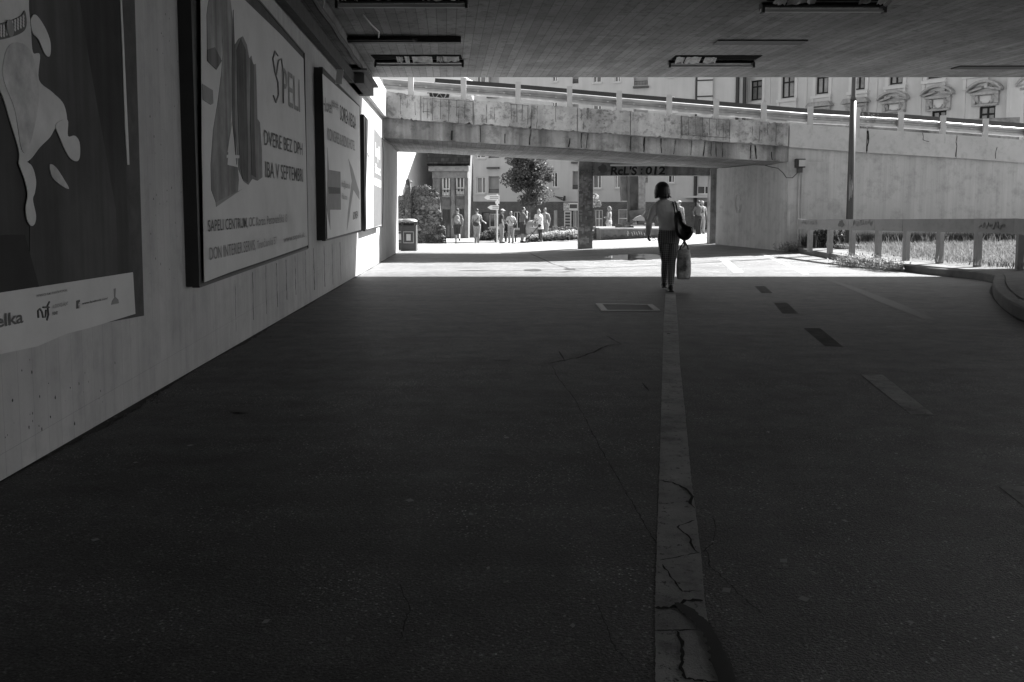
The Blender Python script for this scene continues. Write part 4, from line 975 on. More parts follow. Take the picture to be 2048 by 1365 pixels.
# ---------------------------------------------------------------- buildings beyond
class Facade:
    def __init__(s, p0, p1, label, name='building', cat='building', group=None):
        s.p0 = V((p0.x, p0.y, 0)); s.e = V((p1.x - p0.x, p1.y - p0.y, 0)).normalized(); s.L = (V((p1.x, p1.y, 0)) - s.p0).length
        s.n = V((s.e.y, -s.e.x, 0)); s.g = empty(name, V((p0.x, p0.y, gh(p0.x, p0.y) - .3)), label, cat, group)
    def uz(s, px, py):
        p = PL(px, py, s.p0, s.n); return (p - s.p0).dot(s.e), p.z
    def P(s, u, z, d=0): return s.p0 + s.e * u + V((0, 0, z)) + s.n * d
    def box(s, mb, u0, u1, z0, z1, d0, d1):
        mb.hexa(s.P(u0, z0, d0), s.P(u1, z0, d0), s.P(u1, z1, d0), s.P(u0, z1, d0), s.P(u0, z0, d1), s.P(u1, z0, d1), s.P(u1, z1, d1), s.P(u0, z1, d1))
    def wall(s, name, mt, u0, u1, z0, z1, holes, depth=.35, d=0, mt_back=None, body=8):
        us = sorted({u0, u1} | {clamp(h[i], u0, u1) for h in holes for i in (0, 1)}); zs = sorted({z0, z1} | {clamp(h[i], z0, z1) for h in holes for i in (2, 3)})
        mb = MB()
        for a, b in zip(us, us[1:]):
            for c, e_ in zip(zs, zs[1:]):
                if b - a < 1e-5 or e_ - c < 1e-5: continue
                m = ((a + b) / 2, (c + e_) / 2)
                if any(h[0] < m[0] < h[1] and h[2] < m[1] < h[3] for h in holes): continue
                mb.quad(s.P(a, c, d), s.P(b, c, d), s.P(b, e_, d), s.P(a, e_, d))
        for h in holes:
            if h[2] < z0 - 1e-4 or h[3] > z1 + 1e-4: pass
            a, b, c, e_ = h[0], h[1], max(h[2], z0), min(h[3], z1)
            if e_ <= c: continue
            mb.quad(s.P(a, c, d), s.P(a, e_, d), s.P(a, e_, d - depth), s.P(a, c, d - depth)); mb.quad(s.P(b, c, d), s.P(b, e_, d), s.P(b, e_, d - depth), s.P(b, c, d - depth))
            mb.quad(s.P(a, c, d), s.P(b, c, d), s.P(b, c, d - depth), s.P(a, c, d - depth)); mb.quad(s.P(a, e_, d), s.P(b, e_, d), s.P(b, e_, d - depth), s.P(a, e_, d - depth))
        mb.quad(s.P(u0, z0, d), s.P(u0, z1, d), s.P(u0, z1, d - body), s.P(u0, z0, d - body)); mb.quad(s.P(u1, z0, d), s.P(u1, z1, d), s.P(u1, z1, d - body), s.P(u1, z0, d - body))
        mb.quad(s.P(u0, z1, d), s.P(u1, z1, d), s.P(u1, z1, d - body), s.P(u0, z1, d - body)); mb.quad(s.P(u0, z0, d - body), s.P(u1, z0, d - body), s.P(u1, z1, d - body), s.P(u0, z1, d - body))
        return mb.build(name, mt, s.g)
    def window(s, h, mt_f=None, depth=.16, bars=(.62,), hb=(), glass=None, name='window', fw=.07, sill=True, d=0):
        a, b, c, e_ = h; mb = MB(); t = d - depth
        s.box(mb, a, b, c, c + fw, t, t + .07); s.box(mb, a, b, e_ - fw, e_, t, t + .07); s.box(mb, a, a + fw, c + fw, e_ - fw, t, t + .07); s.box(mb, b - fw, b, c + fw, e_ - fw, t, t + .07)
        for k in bars: x = a + (b - a) * k; s.box(mb, x - fw / 2, x + fw / 2, c + fw, e_ - fw, t + .005, t + .06)
        for k in hb: z = c + (e_ - c) * k; s.box(mb, a + fw, b - fw, z - fw / 2, z + fw / 2, t + .01, t + .05)
        w = mb.build(name, mt_f or m_frame, s.g)
        mb = MB(); mb.quad(s.P(a, c, t + .02), s.P(b, c, t + .02), s.P(b, e_, t + .02), s.P(a, e_, t + .02)); mb.build('pane', glass or m_glass, w)
        if sill:
            mb = MB(); s.box(mb, a - .06, b + .06, c - .12, c - .003, d - .1, d + .12); mb.build('sill', m_trim, w)
        return w
# pale modern block with brick ground floor
fa = Facade(W(934, 450, 76), W(1487, 450, 68), 'pale rendered apartment block with loggias over a dark brick shop floor')
def H(f, x0, x1, y0, y1):
    u0, _ = f.uz(x0, (y0 + y1) / 2); u1, _ = f.uz(x1, (y0 + y1) / 2); _, z0 = f.uz((x0 + x1) / 2, y1); _, z1 = f.uz((x0 + x1) / 2, y0); return (u0, u1, z0, z1)
def span(f, y): return f.uz((934 + 1487) / 2, y)[1]
zb = fa.uz(1150, 404)[1]; ztop = 17.5
win = []; log = []
for (x0, x1, y0, y1) in ((953, 971, 354.5, 387), (1104, 1115, 345, 375), (1186, 1203, 345, 377), (1229, 1241, 343, 376), (1336, 1349, 334, 366)):
    for k in range(5): win.append(H(fa, x0, x1, y0 - 70.5 * k, y1 - 70.5 * k))
for (x0, x1, y0, y1) in ((977, 998, 353, 387), (1145, 1157, 343, 379), (1268, 1296, 331, 366)):
    for k in range(5): log.append(H(fa, x0, x1, y0 - (70.5 if x0 != 1268 else 69) * k, y1 - (70.5 if x0 != 1268 else 65) * k))
win = [h for h in win if h[3] < ztop - .5]; log = [h for h in log if h[3] < ztop - .5]
bay = H(fa, 1394, 1425, 372, 389)
fa.wall('wall', m_facA, 0, fa.L, zb, ztop, win + log + [bay])
for i, h in enumerate(win): fa.window(h, bars=(.42,) if i % 2 else (.6,), glass=m_curtain if i % 3 == 0 else m_glass)
fa.window(bay, bars=(.5,))
for h in log:
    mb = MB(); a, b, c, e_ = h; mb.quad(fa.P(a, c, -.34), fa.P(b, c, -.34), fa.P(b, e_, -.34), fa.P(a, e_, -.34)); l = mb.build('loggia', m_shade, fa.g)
    mb = MB(); fa.box(mb, a + .04, b - .04, c + .32, c + .36, -.09, -.05)
    for k in range(9): fa.box(mb, a + (b - a) * (k + .5) / 9 - .01, a + (b - a) * (k + .5) / 9 + .01, c, c + .32, -.08, -.06)
    mb.build('railing', m_dark, l)
    mb = MB(); fa.box(mb, a - .05, b + .05, e_ + .65, e_ + .80, 0, .35); mb.build('canopy', m_mg, fa.g)
m_brA = mat('dark_brick', .10, .9, .3, 1.4, 7); brick(m_brA, tuple(fa.e), .26, .085, 1.6, 1, vary=.35, msize=.012)
zg = gh(fa.p0.x, fa.p0.y) - 1.2
shop = [H(fa, 963, 978, 425, 478), H(fa, 978, 1000, 428, 455), H(fa, 1027, 1040, 424, 458), H(fa, 1107, 1114, 421, 452), H(fa, 1146, 1153, 422, 455), H(fa, 1190, 1205, 420, 456), H(fa, 1236, 1272, 419, 456), H(fa, 1389, 1412, 398, 470)]
fa.wall('shop_floor', m_brA, -.0, fa.L, zg, zb, shop, d=-.03)
for i, h in enumerate(shop):
    fa.window(h, bars=(.5,) if i not in (0, 7) else (), hb=(.5,) if i in (5, 6) else (), name='door' if i in (0, 7) else 'shop_window', mt_f=m_dark if i in (0, 7) else m_frame, glass=m_curtain if i in (3, 5, 6) else m_glass, sill=i not in (0, 7), d=-.03)
mb = MB(); h = H(fa, 1371, 1425, 392, 396); fa.box(mb, *h, 0, 1.1); mb.build('door_canopy', m_trim, fa.g)
mb = MB()
for x in (1391, 1471, 1485): 
    u, _ = fa.uz(x, 380); mb.tube([fa.P(u, zb, .12), fa.P(u, ztop, .12)], .14, 8)
mb.build('downpipe', m_dark, fa.g)
mb = MB(); a, b, c, e_ = H(fa, 1395, 1426, 163, 194); fa.box(mb, a, b, zb + 3.4, ztop, 0, .25); mb.build('bay', m_trim, fa.g)
mb = MB()
for y in (162, 194, 350): h = H(fa, 1393, 1427, y - 1.2, y + 1.2); fa.box(mb, *h, .25, .32)
mb.build('bay_band', m_dark, fa.g)
mb = MB(); h = H(fa, 1128, 1157, 406, 421.5); fa.box(mb, *h, 0, .12); o = mb.build('shop_sign', m_frame, fa.g)
def ft(f, s_, x0, x1, y, hpx, mt_, d, bold=.02):
    u0, z = f.uz(x0, y); u1, _ = f.uz(x1, y); _, z2 = f.uz(x0, y - hpx); text_mesh('lettering', s_, mt_, f.g, f.P(u0, z, d), f.P(u1, z, d), f.P(u0, z2, d), bold)
ft(fa, 'CITY', 1129, 1139, 413, 6, m_bk, .125); ft(fa, 'TOURS', 1129, 1139, 420, 5, m_bk, .125)
mb = MB(); h = H(fa, 1140, 1155, 409, 417); fa.box(mb, *h, .12, .13); mb.build('sign_picture', m_mg, fa.g)
h0 = H(fa, 1129, 1143, 423, 455); mb = MB(); fa.box(mb, *h0, 0, .10); mb.build('poster_case', m_frame, fa.g)
for k in range(5):
    h = H(fa, 1131, 1141, 425 + k * 6, 429.5 + k * 6); mb = MB(); fa.box(mb, *h, .10, .11); mb.build('poster', m_mg, fa.g)
mb = MB(); h = H(fa, 1112, 1131, 392, 402); u0, z0, u1, z1 = h[0], h[2], h[1], h[3]
mb.tube([fa.P(u0, z1 - .05, .3), fa.P(u1, z1 - .2, .3)], .04, 5); mb.tube([fa.P(u0, z1 - .05, .3), fa.P(u1, z0, .3)], .04, 5); mb.tube([fa.P(u1, z0, .3), fa.P(u1, z1, .3)], .09, 6)
for k in range(5): t = k / 5; mb.tube([fa.P(u0 + (u1 - u0) * t, z1 - .05 - .1 * t, .3), fa.P(u0 + (u1 - u0) * (t + .1), z1 - .1 - (z1 - z0) * t, .3)], .03, 4)
mb.build('sign_bracket', m_dark, fa.g)
# baroque palace at the right
fb = Facade(W(1487, 450, 69), W(2140, 450, 49), 'cream baroque palace with dark framed windows and curved stucco pediments')
ztb = 17
wins = [(1502, 1524, 161 - 30, 204), (1563 + 1, 1589, 150, 196), (1633, 1657, 140, 188), (1706, 1730, 130, 180), (1780, 1806, 116, 169), (1857, 1885, 105, 157), (1940, 1970, 92, 146), (2030, 2062, 78, 134)]
wins = [(1502, 1524, 161, 201)] + wins[1:]
hw = [H(fb, *q) for q in wins]
low = [(1958, 1990, 213, 262), (1863, 1892, 222, 268), (1774, 1800, 232, 276), (1690, 1714, 240, 282), (2054, 2090, 203, 255)]
hl = [H(fb, *q) for q in low]
fb.wall('wall', m_facB, 0, fb.L, -3.5, ztb, hw + hl, depth=.3)
m_wf = mat('dark_timber_frame', .018, .8, .2, 4, spec=.2)
for h in hw: fb.window(h, mt_f=m_wf, fw=.11, bars=(.5,), hb=(.68,), glass=m_curtain, sill=False)
for h in hl: fb.window(h, mt_f=m_wf, fw=.11, bars=(.5,), hb=(.68,), glass=m_curtain, sill=False)
for h in hw:
    a, b, c, e_ = h; w_ = b - a; mb = MB(); fb.box(mb, a - .35, b + .35, c - .32, c - .1, 0, .22); fb.box(mb, a - .2, b + .2, c - .85, c - .33, 0, .10); fb.box(mb, a - .3, a - .1, c - 1.0, c - .33, .0, .16); fb.box(mb, b + .1, b + .3, c - 1.0, c - .33, 0, .16)
    fb.box(mb, a - .3, a - .04, c - .09, e_ + .1, 0, .06); fb.box(mb, b + .04, b + .3, c - .09, e_ + .1, 0, .06); mb.build('window_apron', m_trim, fb.g)
def pediment(xc, wpx, ytop, ybase, low_y, kind):
    u, _ = fb.uz(xc, ybase); u2, _ = fb.uz(xc + wpx, ybase); hw_ = (u2 - u); _, zb_ = fb.uz(xc, ybase); _, zt_ = fb.uz(xc, ytop); _, zl = fb.uz(xc, low_y)
    mb = MB()
    if kind == 'arc':
        n = 14; rise = zt_ - zb_
        for k in range(n):
            t0, t1 = -1 + 2 * k / n, -1 + 2 * (k + 1) / n; f_ = lambda t: zb_ + rise * (1 - t * t) ** .8
            a, b = (u + hw_ * t0, f_(t0)), (u + hw_ * t1, f_(t1))
            mb.hexa(fb.P(a[0], a[1], 0), fb.P(b[0], b[1], 0), fb.P(b[0], b[1] + .16, 0), fb.P(a[0], a[1] + .16, 0), fb.P(a[0], a[1], .5), fb.P(b[0], b[1], .5), fb.P(b[0], b[1] + .16, .5), fb.P(a[0], a[1] + .16, .5))
        for sgn in (-1, 1):
            a, b = (u + sgn * hw_ * .95, zb_ - .05), (u + sgn * hw_ * .15, zb_ + rise * .30)
            mb.hexa(fb.P(*a, 0), fb.P(*b, 0), fb.P(b[0], b[1] + .13, 0), fb.P(a[0], a[1] + .13, 0), fb.P(*a, .32), fb.P(*b, .32), fb.P(b[0], b[1] + .13, .32), fb.P(a[0], a[1] + .13, .32))
        for k in range(7): fb.box(mb, u - .42 + k * .125, u - .35 + k * .125, zb_ + rise * .35, zb_ + rise * .55, 0, .14)
    else:
        P_ = [(-1, 0), (-.75, .28), (.75, .28), (1, 0)]; mb.prism([fb.P(u + hw_ * a, zb_ + b * 1.2, 0) for a, b in P_], fb.n * .5)
    mb.build('pediment', m_stuc, fb.g)
    mb = MB(); fb.box(mb, u - hw_ * .8, u + hw_ * .8, zb_ - .22, zb_ - .06, 0, .3)
    for sgn in (-1, 1):
        fb.box(mb, u + sgn * hw_ * .66 - .12, u + sgn * hw_ * .66 + .12, zl, zb_ - .22, 0, .2)
        mb.tube([fb.P(u + sgn * hw_ * .45, zb_ - .3, .12), fb.P(u + sgn * hw_ * .52, (zb_ + zl) / 2, .18), fb.P(u + sgn * hw_ * .40, zl + .1, .12)], [.12, .16, .07], 6)
    fb.box(mb, u - hw_ * .75, u + hw_ * .75, zl - .14, zl - .02, 0, .24)
    mb.build('consoles', m_stuc, fb.g)
    mb = MB(); fb.box(mb, u - hw_ * .34, u + hw_ * .34, zl + .05, zb_ - .28, 0, .08); mb.build('cartouche', m_trim, fb.g)
    mb = MB(); mb.tube([fb.P(u + hw_ * .26 * math.cos(t), zb_ - .6 + (zb_ - zl) * .28 * math.sin(t), .1) for t in [math.pi + i * math.pi / 8 for i in range(9)]], .04, 5); mb.build('garland', m_stuc, fb.g)
pediment(1790, 30, 187, 201, 222, 'arc'); pediment(1879, 32, 176, 191, 218, 'arc'); pediment(1973, 35, 166, 183, 208, 'arc'); pediment(2075, 38, 152, 172, 200, 'arc')
pediment(1715, 28, 198, 207, 226, 'flat'); pediment(1643, 26, 207, 214, 232, 'flat')
mb = MB(); u, _ = fb.uz(2033, 250); fb.box(mb, u - .5, u + .5, -3.5, ztb, 0, .3)
for x in (1537, 1610, 1750, 1838, 1925):
    u, _ = fb.uz(x, 250); fb.box(mb, u - .12, u + .12, -3.5, ztb, 0, .04)
mb.build('pilaster', m_facB, fb.g)
# graffiti covered low wall behind the ramp
lw0, lw1 = W(1577, 260, 40), W(2040, 238, 36)
fg = Facade(lw0, lw1, 'low dark wall with pasted posters behind the ramp guardrail', 'boundary_wall', 'wall')
fg.wall('wall', mat('pasted_wall', .2, .9, .6, 1.4, 9, dirt=.5, dscale=2), 0, fg.L, 1, W(1800, 243, 38).z, [], body=.4)
# dark historic house with arched windows
fd = Facade(W(866, 450, 58), W(936, 450, 58), 'dark old house with tall arched windows and a tiled roof beside the pale block')
m_plant2 = mat('sooty_cornice', .16, .9, .3, 2, 7, dirt=.4, dscale=3)
m_old = mat('sooty_plaster', .14, .9, .3, 1.2, 8, dirt=.35, dscale=2.5); m_tile = mat('old_roof_tiles', .014, 1, .4, 3, 6, spec=.05); brick(m_tile, tuple(fd.e), .3, .3, .3, 1, vary=.6, msize=.03)
zr = fd.uz(900, 330)[1]
holes = [H(fd, 884, 900, 349, 394), H(fd, 912, 929, 347, 392), H(fd, 885, 901, 419, 480), H(fd, 919, 928, 418, 440)]
fd.wall('wall', m_old, 0, fd.L, -4, zr, holes, depth=.4, body=8)
mb = MB(); a, b = fd.P(-.5, zr - .1, .9), fd.P(fd.L + .2, zr - .1, .9); c, e_ = fd.P(fd.L + .2, zr + 4.2, -4), fd.P(-.3, zr + 4.2, -4); a = fd.P(-.3, zr - .1, .9)
mb.hexa(a, b, c, e_, a + V((0, 0, .15)), b + V((0, 0, .15)), c + V((0, 0, .15)), e_ + V((0, 0, .15))); mb.build('roof', m_tile, fd.g)
for u_ in (.0, fd.L - .2):
    mb = MB(); mb.prism([fd.P(u_, zr, 0), fd.P(u_, zr, -8), fd.P(u_, zr + 4.1, -4.1)], fd.e * .2); mb.build('gable', m_old, fd.g)
mb = MB(); fd.box(mb, -.2, fd.L + .1, zr - .45, zr - .12, 0, .8); fd.box(mb, 0, fd.L, zr - .9, zr - .46, 0, .35); mb.build('cornice', m_plant2, fd.g)
for h in holes[:2]:
    w = fd.window((h[0], h[1], h[2], h[3]), bars=(.5,), hb=(.35,), sill=False, depth=.3, fw=.09)
    a, b, c, e_ = h; mb = MB()
    for k in range(12):
        t0, t1 = math.pi * k / 12, math.pi * (k + 1) / 12; m_ = (a + b) / 2; R1, R2 = (b - a) / 2, (b - a) / 2 + .14
        q = [(m_ + R1 * math.cos(t0), e_ - R1 + R1 * math.sin(t0)), (m_ + R2 * math.cos(t0), e_ - R1 + R2 * math.sin(t0)), (m_ + R2 * math.cos(t1), e_ - R1 + R2 * math.sin(t1)), (m_ + R1 * math.cos(t1), e_ - R1 + R1 * math.sin(t1))]
        mb.prism([fd.P(x, z, -.1) for x, z in q], fd.n * .25)
    mb.build('arch', m_plant2, fd.g)
    mb = MB(); zc_ = e_ - .7 if False else e_ - (b - a) / 2 - .02
    for sg_ in (-1, 1):
        for k in range(8):
            t0, t1 = math.pi / 2 * k / 8, math.pi / 2 * (k + 1) / 8; R1 = (b - a) / 2; cxn = (a + b) / 2; cor = (cxn + sg_ * R1, e_)
            q = [cor, (cxn + sg_ * R1 * math.cos(t0), zc_ + R1 * math.sin(t0)), (cxn + sg_ * R1 * math.cos(t1), zc_ + R1 * math.sin(t1))]
            mb.add([fd.P(x, z, -.02) for x, z in q], [(0, 1, 2)])
    mb.build('spandrel', m_old, fd.g)
    mb = MB(); m_ = (a + b) / 2; R1 = (b - a) / 2 - .05
    mb.tube([fd.P(m_ - R1, c + .1, -.12)] + [fd.P(m_ - R1 * math.cos(math.pi * k / 10), zc_ + R1 * math.sin(math.pi * k / 10), -.12) for k in range(11)] + [fd.P(m_ + R1, c + .1, -.12)], .05, 6)
    mb.tube([fd.P(m_, c, -.12), fd.P(m_, zc_ + R1, -.12)], .035, 6); fd.box(mb, a, b, c, c + .3, -.2, -.12)
    mb.build('arched_frame', m_frame, fd.g)
    mb = MB(); fd.box(mb, a - .1, b + .1, c + .42, c + .46, .1, .14); fd.box(mb, a - .1, b + .1, c + .06, c + .09, .1, .14)
    for k in range(8): x = a - .08 + (b - a + .16) * k / 7; fd.box(mb, x - .012, x + .012, c + .06, c + .42, .11, .13)
    mb.build('railing', m_dark, fd.g)
fd.window(holes[2], bars=(.5,), mt_f=m_dark, sill=False, name='door'); fd.window(holes[3], mt_f=m_dark, sill=False, name='shop_window')
mb = MB()
for x0, x1, y0, y1 in ((885, 901, 399, 412), (912, 929, 398, 411)): fd.box(mb, *H(fd, x0, x1, y0, y1), 0, .08)
mb.each('panel', m_mg, fd.g)
mb = MB()
for x in (877, 906, 933): u, _ = fd.uz(x, 400); fd.box(mb, u - .12, u + .12, -4, zr - .9, 0, .15)
mb.build('pilaster', m_old, fd.g)
# bright fire wall at the left
c0 = W(866, 400, 62); c1 = W(797, 400, 55)
fc = Facade(V((c1.x - 3 * .3, c1.y - 3, 0)), c0, 'bare sunlit gable wall of a house rising behind the stone ruin')
fc.wall('wall', mat('sunlit_plaster', .48, .9, .12, .5, 8, dirt=.2, dscale=.8), 0, fc.L, -4, 15, [], body=7)
# stone ruin
top = [(800, 391), (809, 392), (811, 372), (811, 361), (816, 358), (821, 361), (821, 375), (835, 371), (858, 370), (863, 377), (870, 378), (876, 392), (880, 402), (881, 425), (885, 440), (888, 452), (892, 470), (893, 490)]
rg_ = empty('ruin', G(840, 492), 'ragged ruin of rubble stone wall between the litter bin and the dark old house', 'ruin')
mb = MB(); YRU = 43.5; r = random.Random(12); NX = 60; NZ = 34; vs = []; fs = []
for j in range(NZ + 1):
    for i in range(NX + 1):
        px = 797 + (894 - 797) * i / NX; yt = interp(top, px) + r.uniform(-1, 1); yb = 496; py = yb + (yt - yb) * j / NZ
        vs.append(W(px, py, YRU + r.uniform(-.05, .05) - (.25 if 811 <= px <= 822 else 0)))
for j in range(NZ):
    for i in range(NX): a = j * (NX + 1) + i; fs.append((a, a + 1, a + NX + 2, a + NX + 1))
n0 = len(vs); topi = [NZ * (NX + 1) + i for i in range(NX + 1)]
vs += [vs[i] + V((r.uniform(-.1, .0), .4, 0)) for i in topi] + [vs[i] + V((0, .4, 0)) for i in range(NX + 1)]
for i in range(NX): fs.append((topi[i], topi[i + 1], n0 + i + 1, n0 + i)); fs.append((n0 + i, n0 + i + 1, n0 + NX + 1 + i + 1, n0 + NX + 1 + i))
mb.add(vs, fs); mb.build('rubble', m_stone, rg_)
mb = MB()
for k in range(90):
    px = r.uniform(801, 890); yt = interp(top, px); py = r.uniform(yt, 490); c = W(px, py, YRU - .08); s_ = r.uniform(.04, .12); mb.ell(c, (s_ * 1.3, .09, s_ * .7), 7, 4, Matrix.Rotation(r.uniform(-.5, .5), 3, 'Y'))
o = mb.build('stones', m_stone, rg_); tag(o, kind='stuff')
mb = MB()
for (x0, x1, y0, y1) in ((817, 827, 418, 425), (817, 826, 435, 441)): vbox(mb, x0, x1, y0, y1, YRU - .2, .1)
mb.build('cavity', m_blk, rg_)
mb = MB(); vbox(mb, 780, 812, 393, 500, YRU + .3, .5); mb.build('garden_wall', m_old, rg_)
# ---------------------------------------------------------------- plaza furniture
def bin_(x, label, w_=.56, h_=1.2, front=True, Y=31.8):
    b = G(x, 501); b = V((W(x, 500, Y).x, Y, 0)); b.z = gh(b.x, b.y); e = empty('litter_bin', b, label, 'litter bin', 'litter bins at the end of the left wall')
    mb = MB(); mb.box(b + V((0, 0, h_ * .42)), (w_, w_ * .9, h_ * .76)); mb.box(b + V((0, 0, .03)), (w_ * 1.05, w_ * .95, .06)); mb.build('body', m_lamp, e, bevel=.02)
    mb = MB(); mb.rings([(b + V((0, 0, h_ * .9)), w_ * .56, w_ * .52), (b + V((0, 0, h_ * .94)), w_ * .55, w_ * .5), (b + V((0, 0, h_ * .99)), w_ * .38, w_ * .36), (b + V((0, 0, h_)), w_ * .1, w_ * .1)], 20); mb.build('lid', m_galv, e, smooth=True)
    mb = MB()
    for sx in (-1, 1):
        for sy in (-1, 1): mb.box(b + V((sx * w_ * .46, sy * w_ * .4, h_ * .84)), (.05, .05, h_ * .14))
    mb.build('pillars', m_lamp, e)
    mb = MB(); mb.box(b + V((0, .02, h_ * .82)), (w_ * .7, w_ * .6, .1)); mb.build('opening', m_blk, e)
    mb = MB(); f = -w_ * .45
    mb.box(b + V((0, f - .01, h_ * .6)), (w_ * .7, .02, .03)); mb.box(b + V((0, f - .01, h_ * .26)), (w_ * .7, .02, .03)); mb.box(b + V((-w_ * .33, f - .01, h_ * .43)), (.03, .02, h_ * .32)); mb.box(b + V((w_ * .33, f - .01, h_ * .43)), (.03, .02, h_ * .32)); mb.build('trim', m_galv, e)
    mb = MB(); mb.box(b + V((0, f - .015, h_ * .43)), (.16, .01, .24)); mb.build('notice', m_wht, e)
bin_(819, 'ornate dark litter bin with pale notice, the right one by the wall end'); bin_(803, 'dark litter bin half hidden behind the wall end, the left one', Y=33)
# direction sign post
sb = G(994, 483); sb = V((W(994, 480, 45).x, 45, 0)); sb.z = gh(sb.x, sb.y)
sg = empty('signpost', sb, 'slim signpost with pale arrow boards pointing left above the standing group', 'signpost')
mb = MB(); mb.tube([sb, V((sb.x, sb.y, W(994, 389, 45).z))], .05, 8); mb.build('post', m_post, sg)
for (x0, x1, y0, y1, d, t_) in ((970, 999, 391, 400, .08, 'Old town'), (991, 999, 401.5, 408, .08, None), (977, 998, 411, 420, .08, None)):
    a, b = W(x0, y1, 44.9), W(x1, y0, 44.9); P_ = [V((a.x + .12 * (x0 < 990), a.y, a.z)), V((b.x, a.y, a.z)), V((b.x, a.y, b.z)), V((a.x + .12 * (x0 < 990), a.y, b.z)), V((a.x - (.02 if x0 > 990 else .06), a.y, (a.z + b.z) / 2))]
    mb = MB(); mb.prism(P_, V((0, .04, 0))); o = mb.build('arrow_board', m_frame, sg)
    if x0 < 990:
        mb = MB()
        for k in range(2): mb.box(((a.x + b.x) / 2 + .1, a.y - .005, a.z + (b.z - a.z) * (.33 + .34 * k)), ((b.x - a.x) * .6, .006, .03))
        mb.build('inscription', m_mg, o)
# tree
def tree(label, base, crown_c, rad, n, size, seed, mt_=m_leaf, group=None, trunk=.09, clumps=26, shell=0):
    r = random.Random(seed); e = empty('tree', base, label, 'tree', group); mb = MB(); cc = V(crown_c)
    mb.tube([base, base.lerp(V((cc.x, cc.y, cc.z - rad[2] * .8)), .5) + V((.03, 0, 0)), V((cc.x, cc.y, cc.z - rad[2] * .7)), cc, cc + V((.1, 0, rad[2] * .7))], [trunk, trunk * .85, trunk * .75, trunk * .4, .01], 8)
    tips = []
    for k in range(clumps):
        while True:
            d = V((r.uniform(-1, 1), r.uniform(-1, 1), r.uniform(-1, 1)))
            if .35 < d.length < 1: break
        tip = cc + V((d.x * rad[0], d.y * rad[1], d.z * rad[2])) * .85; tips.append(tip); st = V((cc.x, cc.y, max(cc.z - rad[2] * .8, tip.z - rad[2] * .5)))
        mb.tube([st, st.lerp(tip, .5) + V((0, 0, .08)), tip], [trunk * .35, trunk * .22, .01], 5)
    mb.build('trunk', m_bark, e)
    mb = MB()
    for t in tips: q = r.uniform(.14, .36); leaf_cloud(mb, t, (rad[0] * q, rad[1] * q, rad[2] * q * .8), n // clumps, size, r, 0)
    mb.build('crown', mt_, e); return e
tb = V((W(1054, 480, 48).x, 48, 0)); tb.z = gh(tb.x, tb.y)
tree('leafy young tree in front of the pale block behind the standing group', tb, W(1059, 352, 48), (1.62, 1.5, 1.7), 12500, .078, 3, clumps=58)
tb = V((W(1190, 480, 44).x, 44, 0)); tb.z = gh(tb.x, tb.y)
tree('small tree with a pale round clipped crown right of the graffiti pillar', tb, W(1189, 401, 44), (.42, .42, .45), 2600, .035, 4, m_flower, trunk=.03, clumps=20)
# flower bed, dark bush, planter and monument
for i, (x, y, w_) in enumerate([(1063, 480, .3), (1075, 480, .3), (1084, 476, .35), (1092, 479, .35), (1104, 480, .4), (1116, 476, .45), (1125, 481, .4), (1134, 473, .4), (1143, 478, .45), (1150, 474, .4), (1192, 478, .4), (1198, 481, .35)]):
    Yb = 44.5; c = W(x, y, Yb); c.z = gh(c.x, c.y) + w_ * .55; r = random.Random(i + 50); e = empty('flower_bush', (c.x, c.y, gh(c.x, c.y)), 'white flowering shrub in the flower bed beside the stroller and pillar', 'flower bush', 'white flowering shrubs of the plaza bed')
    mb = MB(); leaf_cloud(mb, c, (w_, w_ * .8, w_ * .6), 420, .045, r, .3); mb.build('leaves', m_leaf, e)
    mb = MB(); leaf_cloud(mb, c + V((0, 0, .06)), (w_ * 1.0, w_ * .9, w_ * .62), 420, .04, r, .75); mb.build('blossoms', m_flower, e)
bush('wide dark lavender bush behind the white flowers', (W(1122, 470, 46.5).x, 46.5, W(1122, 466, 46.5).z), (.95, .6, .45), 2600, .06, 15)
bush('dark low hedge behind the man with the turned arm', (W(975, 470, 50).x, 50, W(975, 472, 50).z), (.9, .5, .6), 2200, .06, 16)
m_plant = mat('graffiti_planter', .17, .9, .25, 2, 8, streak=.3, stscale=3, dirt=.3, dscale=3)
pl = empty('planter', V((W(1290, 480, 42).x, 42, gh(11, 42))), 'long low concrete basin wall with wavy graffiti under the monument', 'basin')
zp0, zp1 = W(1260, 485, 42).z, W(1260, 459, 42).z
a, b = W(1201, 470, 42), W(1375, 470, 42); mb = MB(); mb.hexa(*[V((x, y, zp0 - .2)) for x, y in ((a.x, 42), (b.x, 42), (b.x, 46), (a.x, 46))], *[V((x, y, zp1)) for x, y in ((a.x, 42), (b.x, 42), (b.x, 46), (a.x, 46))]); mb.build('basin_wall', m_plant, pl)
mb = MB(); mb.box(((a.x + b.x) / 2, 42.1, zp1 + .03), (b.x - a.x + .1, .4, .06)); mb.build('rim', m_stuc, pl)
mb = MB(); mb.tube([W(1203 + i * 2.2, 474 + 3 * math.sin(i * .9) + 1.5 * math.sin(i * 2.3), 41.97) for i in range(50)], .02, 4); mb.tube([W(1206 + i * 2.2, 477 + 2 * math.sin(i * 1.3 + 1), 41.97) for i in range(48)], .015, 4); mb.build('graffiti', m_ink, pl)
mb = MB(); r = random.Random(2)
for k in range(9): x = 1252 + k * 5 + r.uniform(-2, 2); p = W(x, 462 + r.uniform(0, 4), 41.96); mb.tube([p, p + V((.06, 0, -.16))], .02, 4)
mb.build('paint_drips', m_wht, pl)
mo = empty('monument', W(1275, 459, 44), 'tall dark weathered monument of slabs and a column rising from the basin', 'monument')
m_mon = mat('weathered_slab', .10, .85, .4, 1.5, 8, dirt=.4, dscale=2); Ym = 44.0
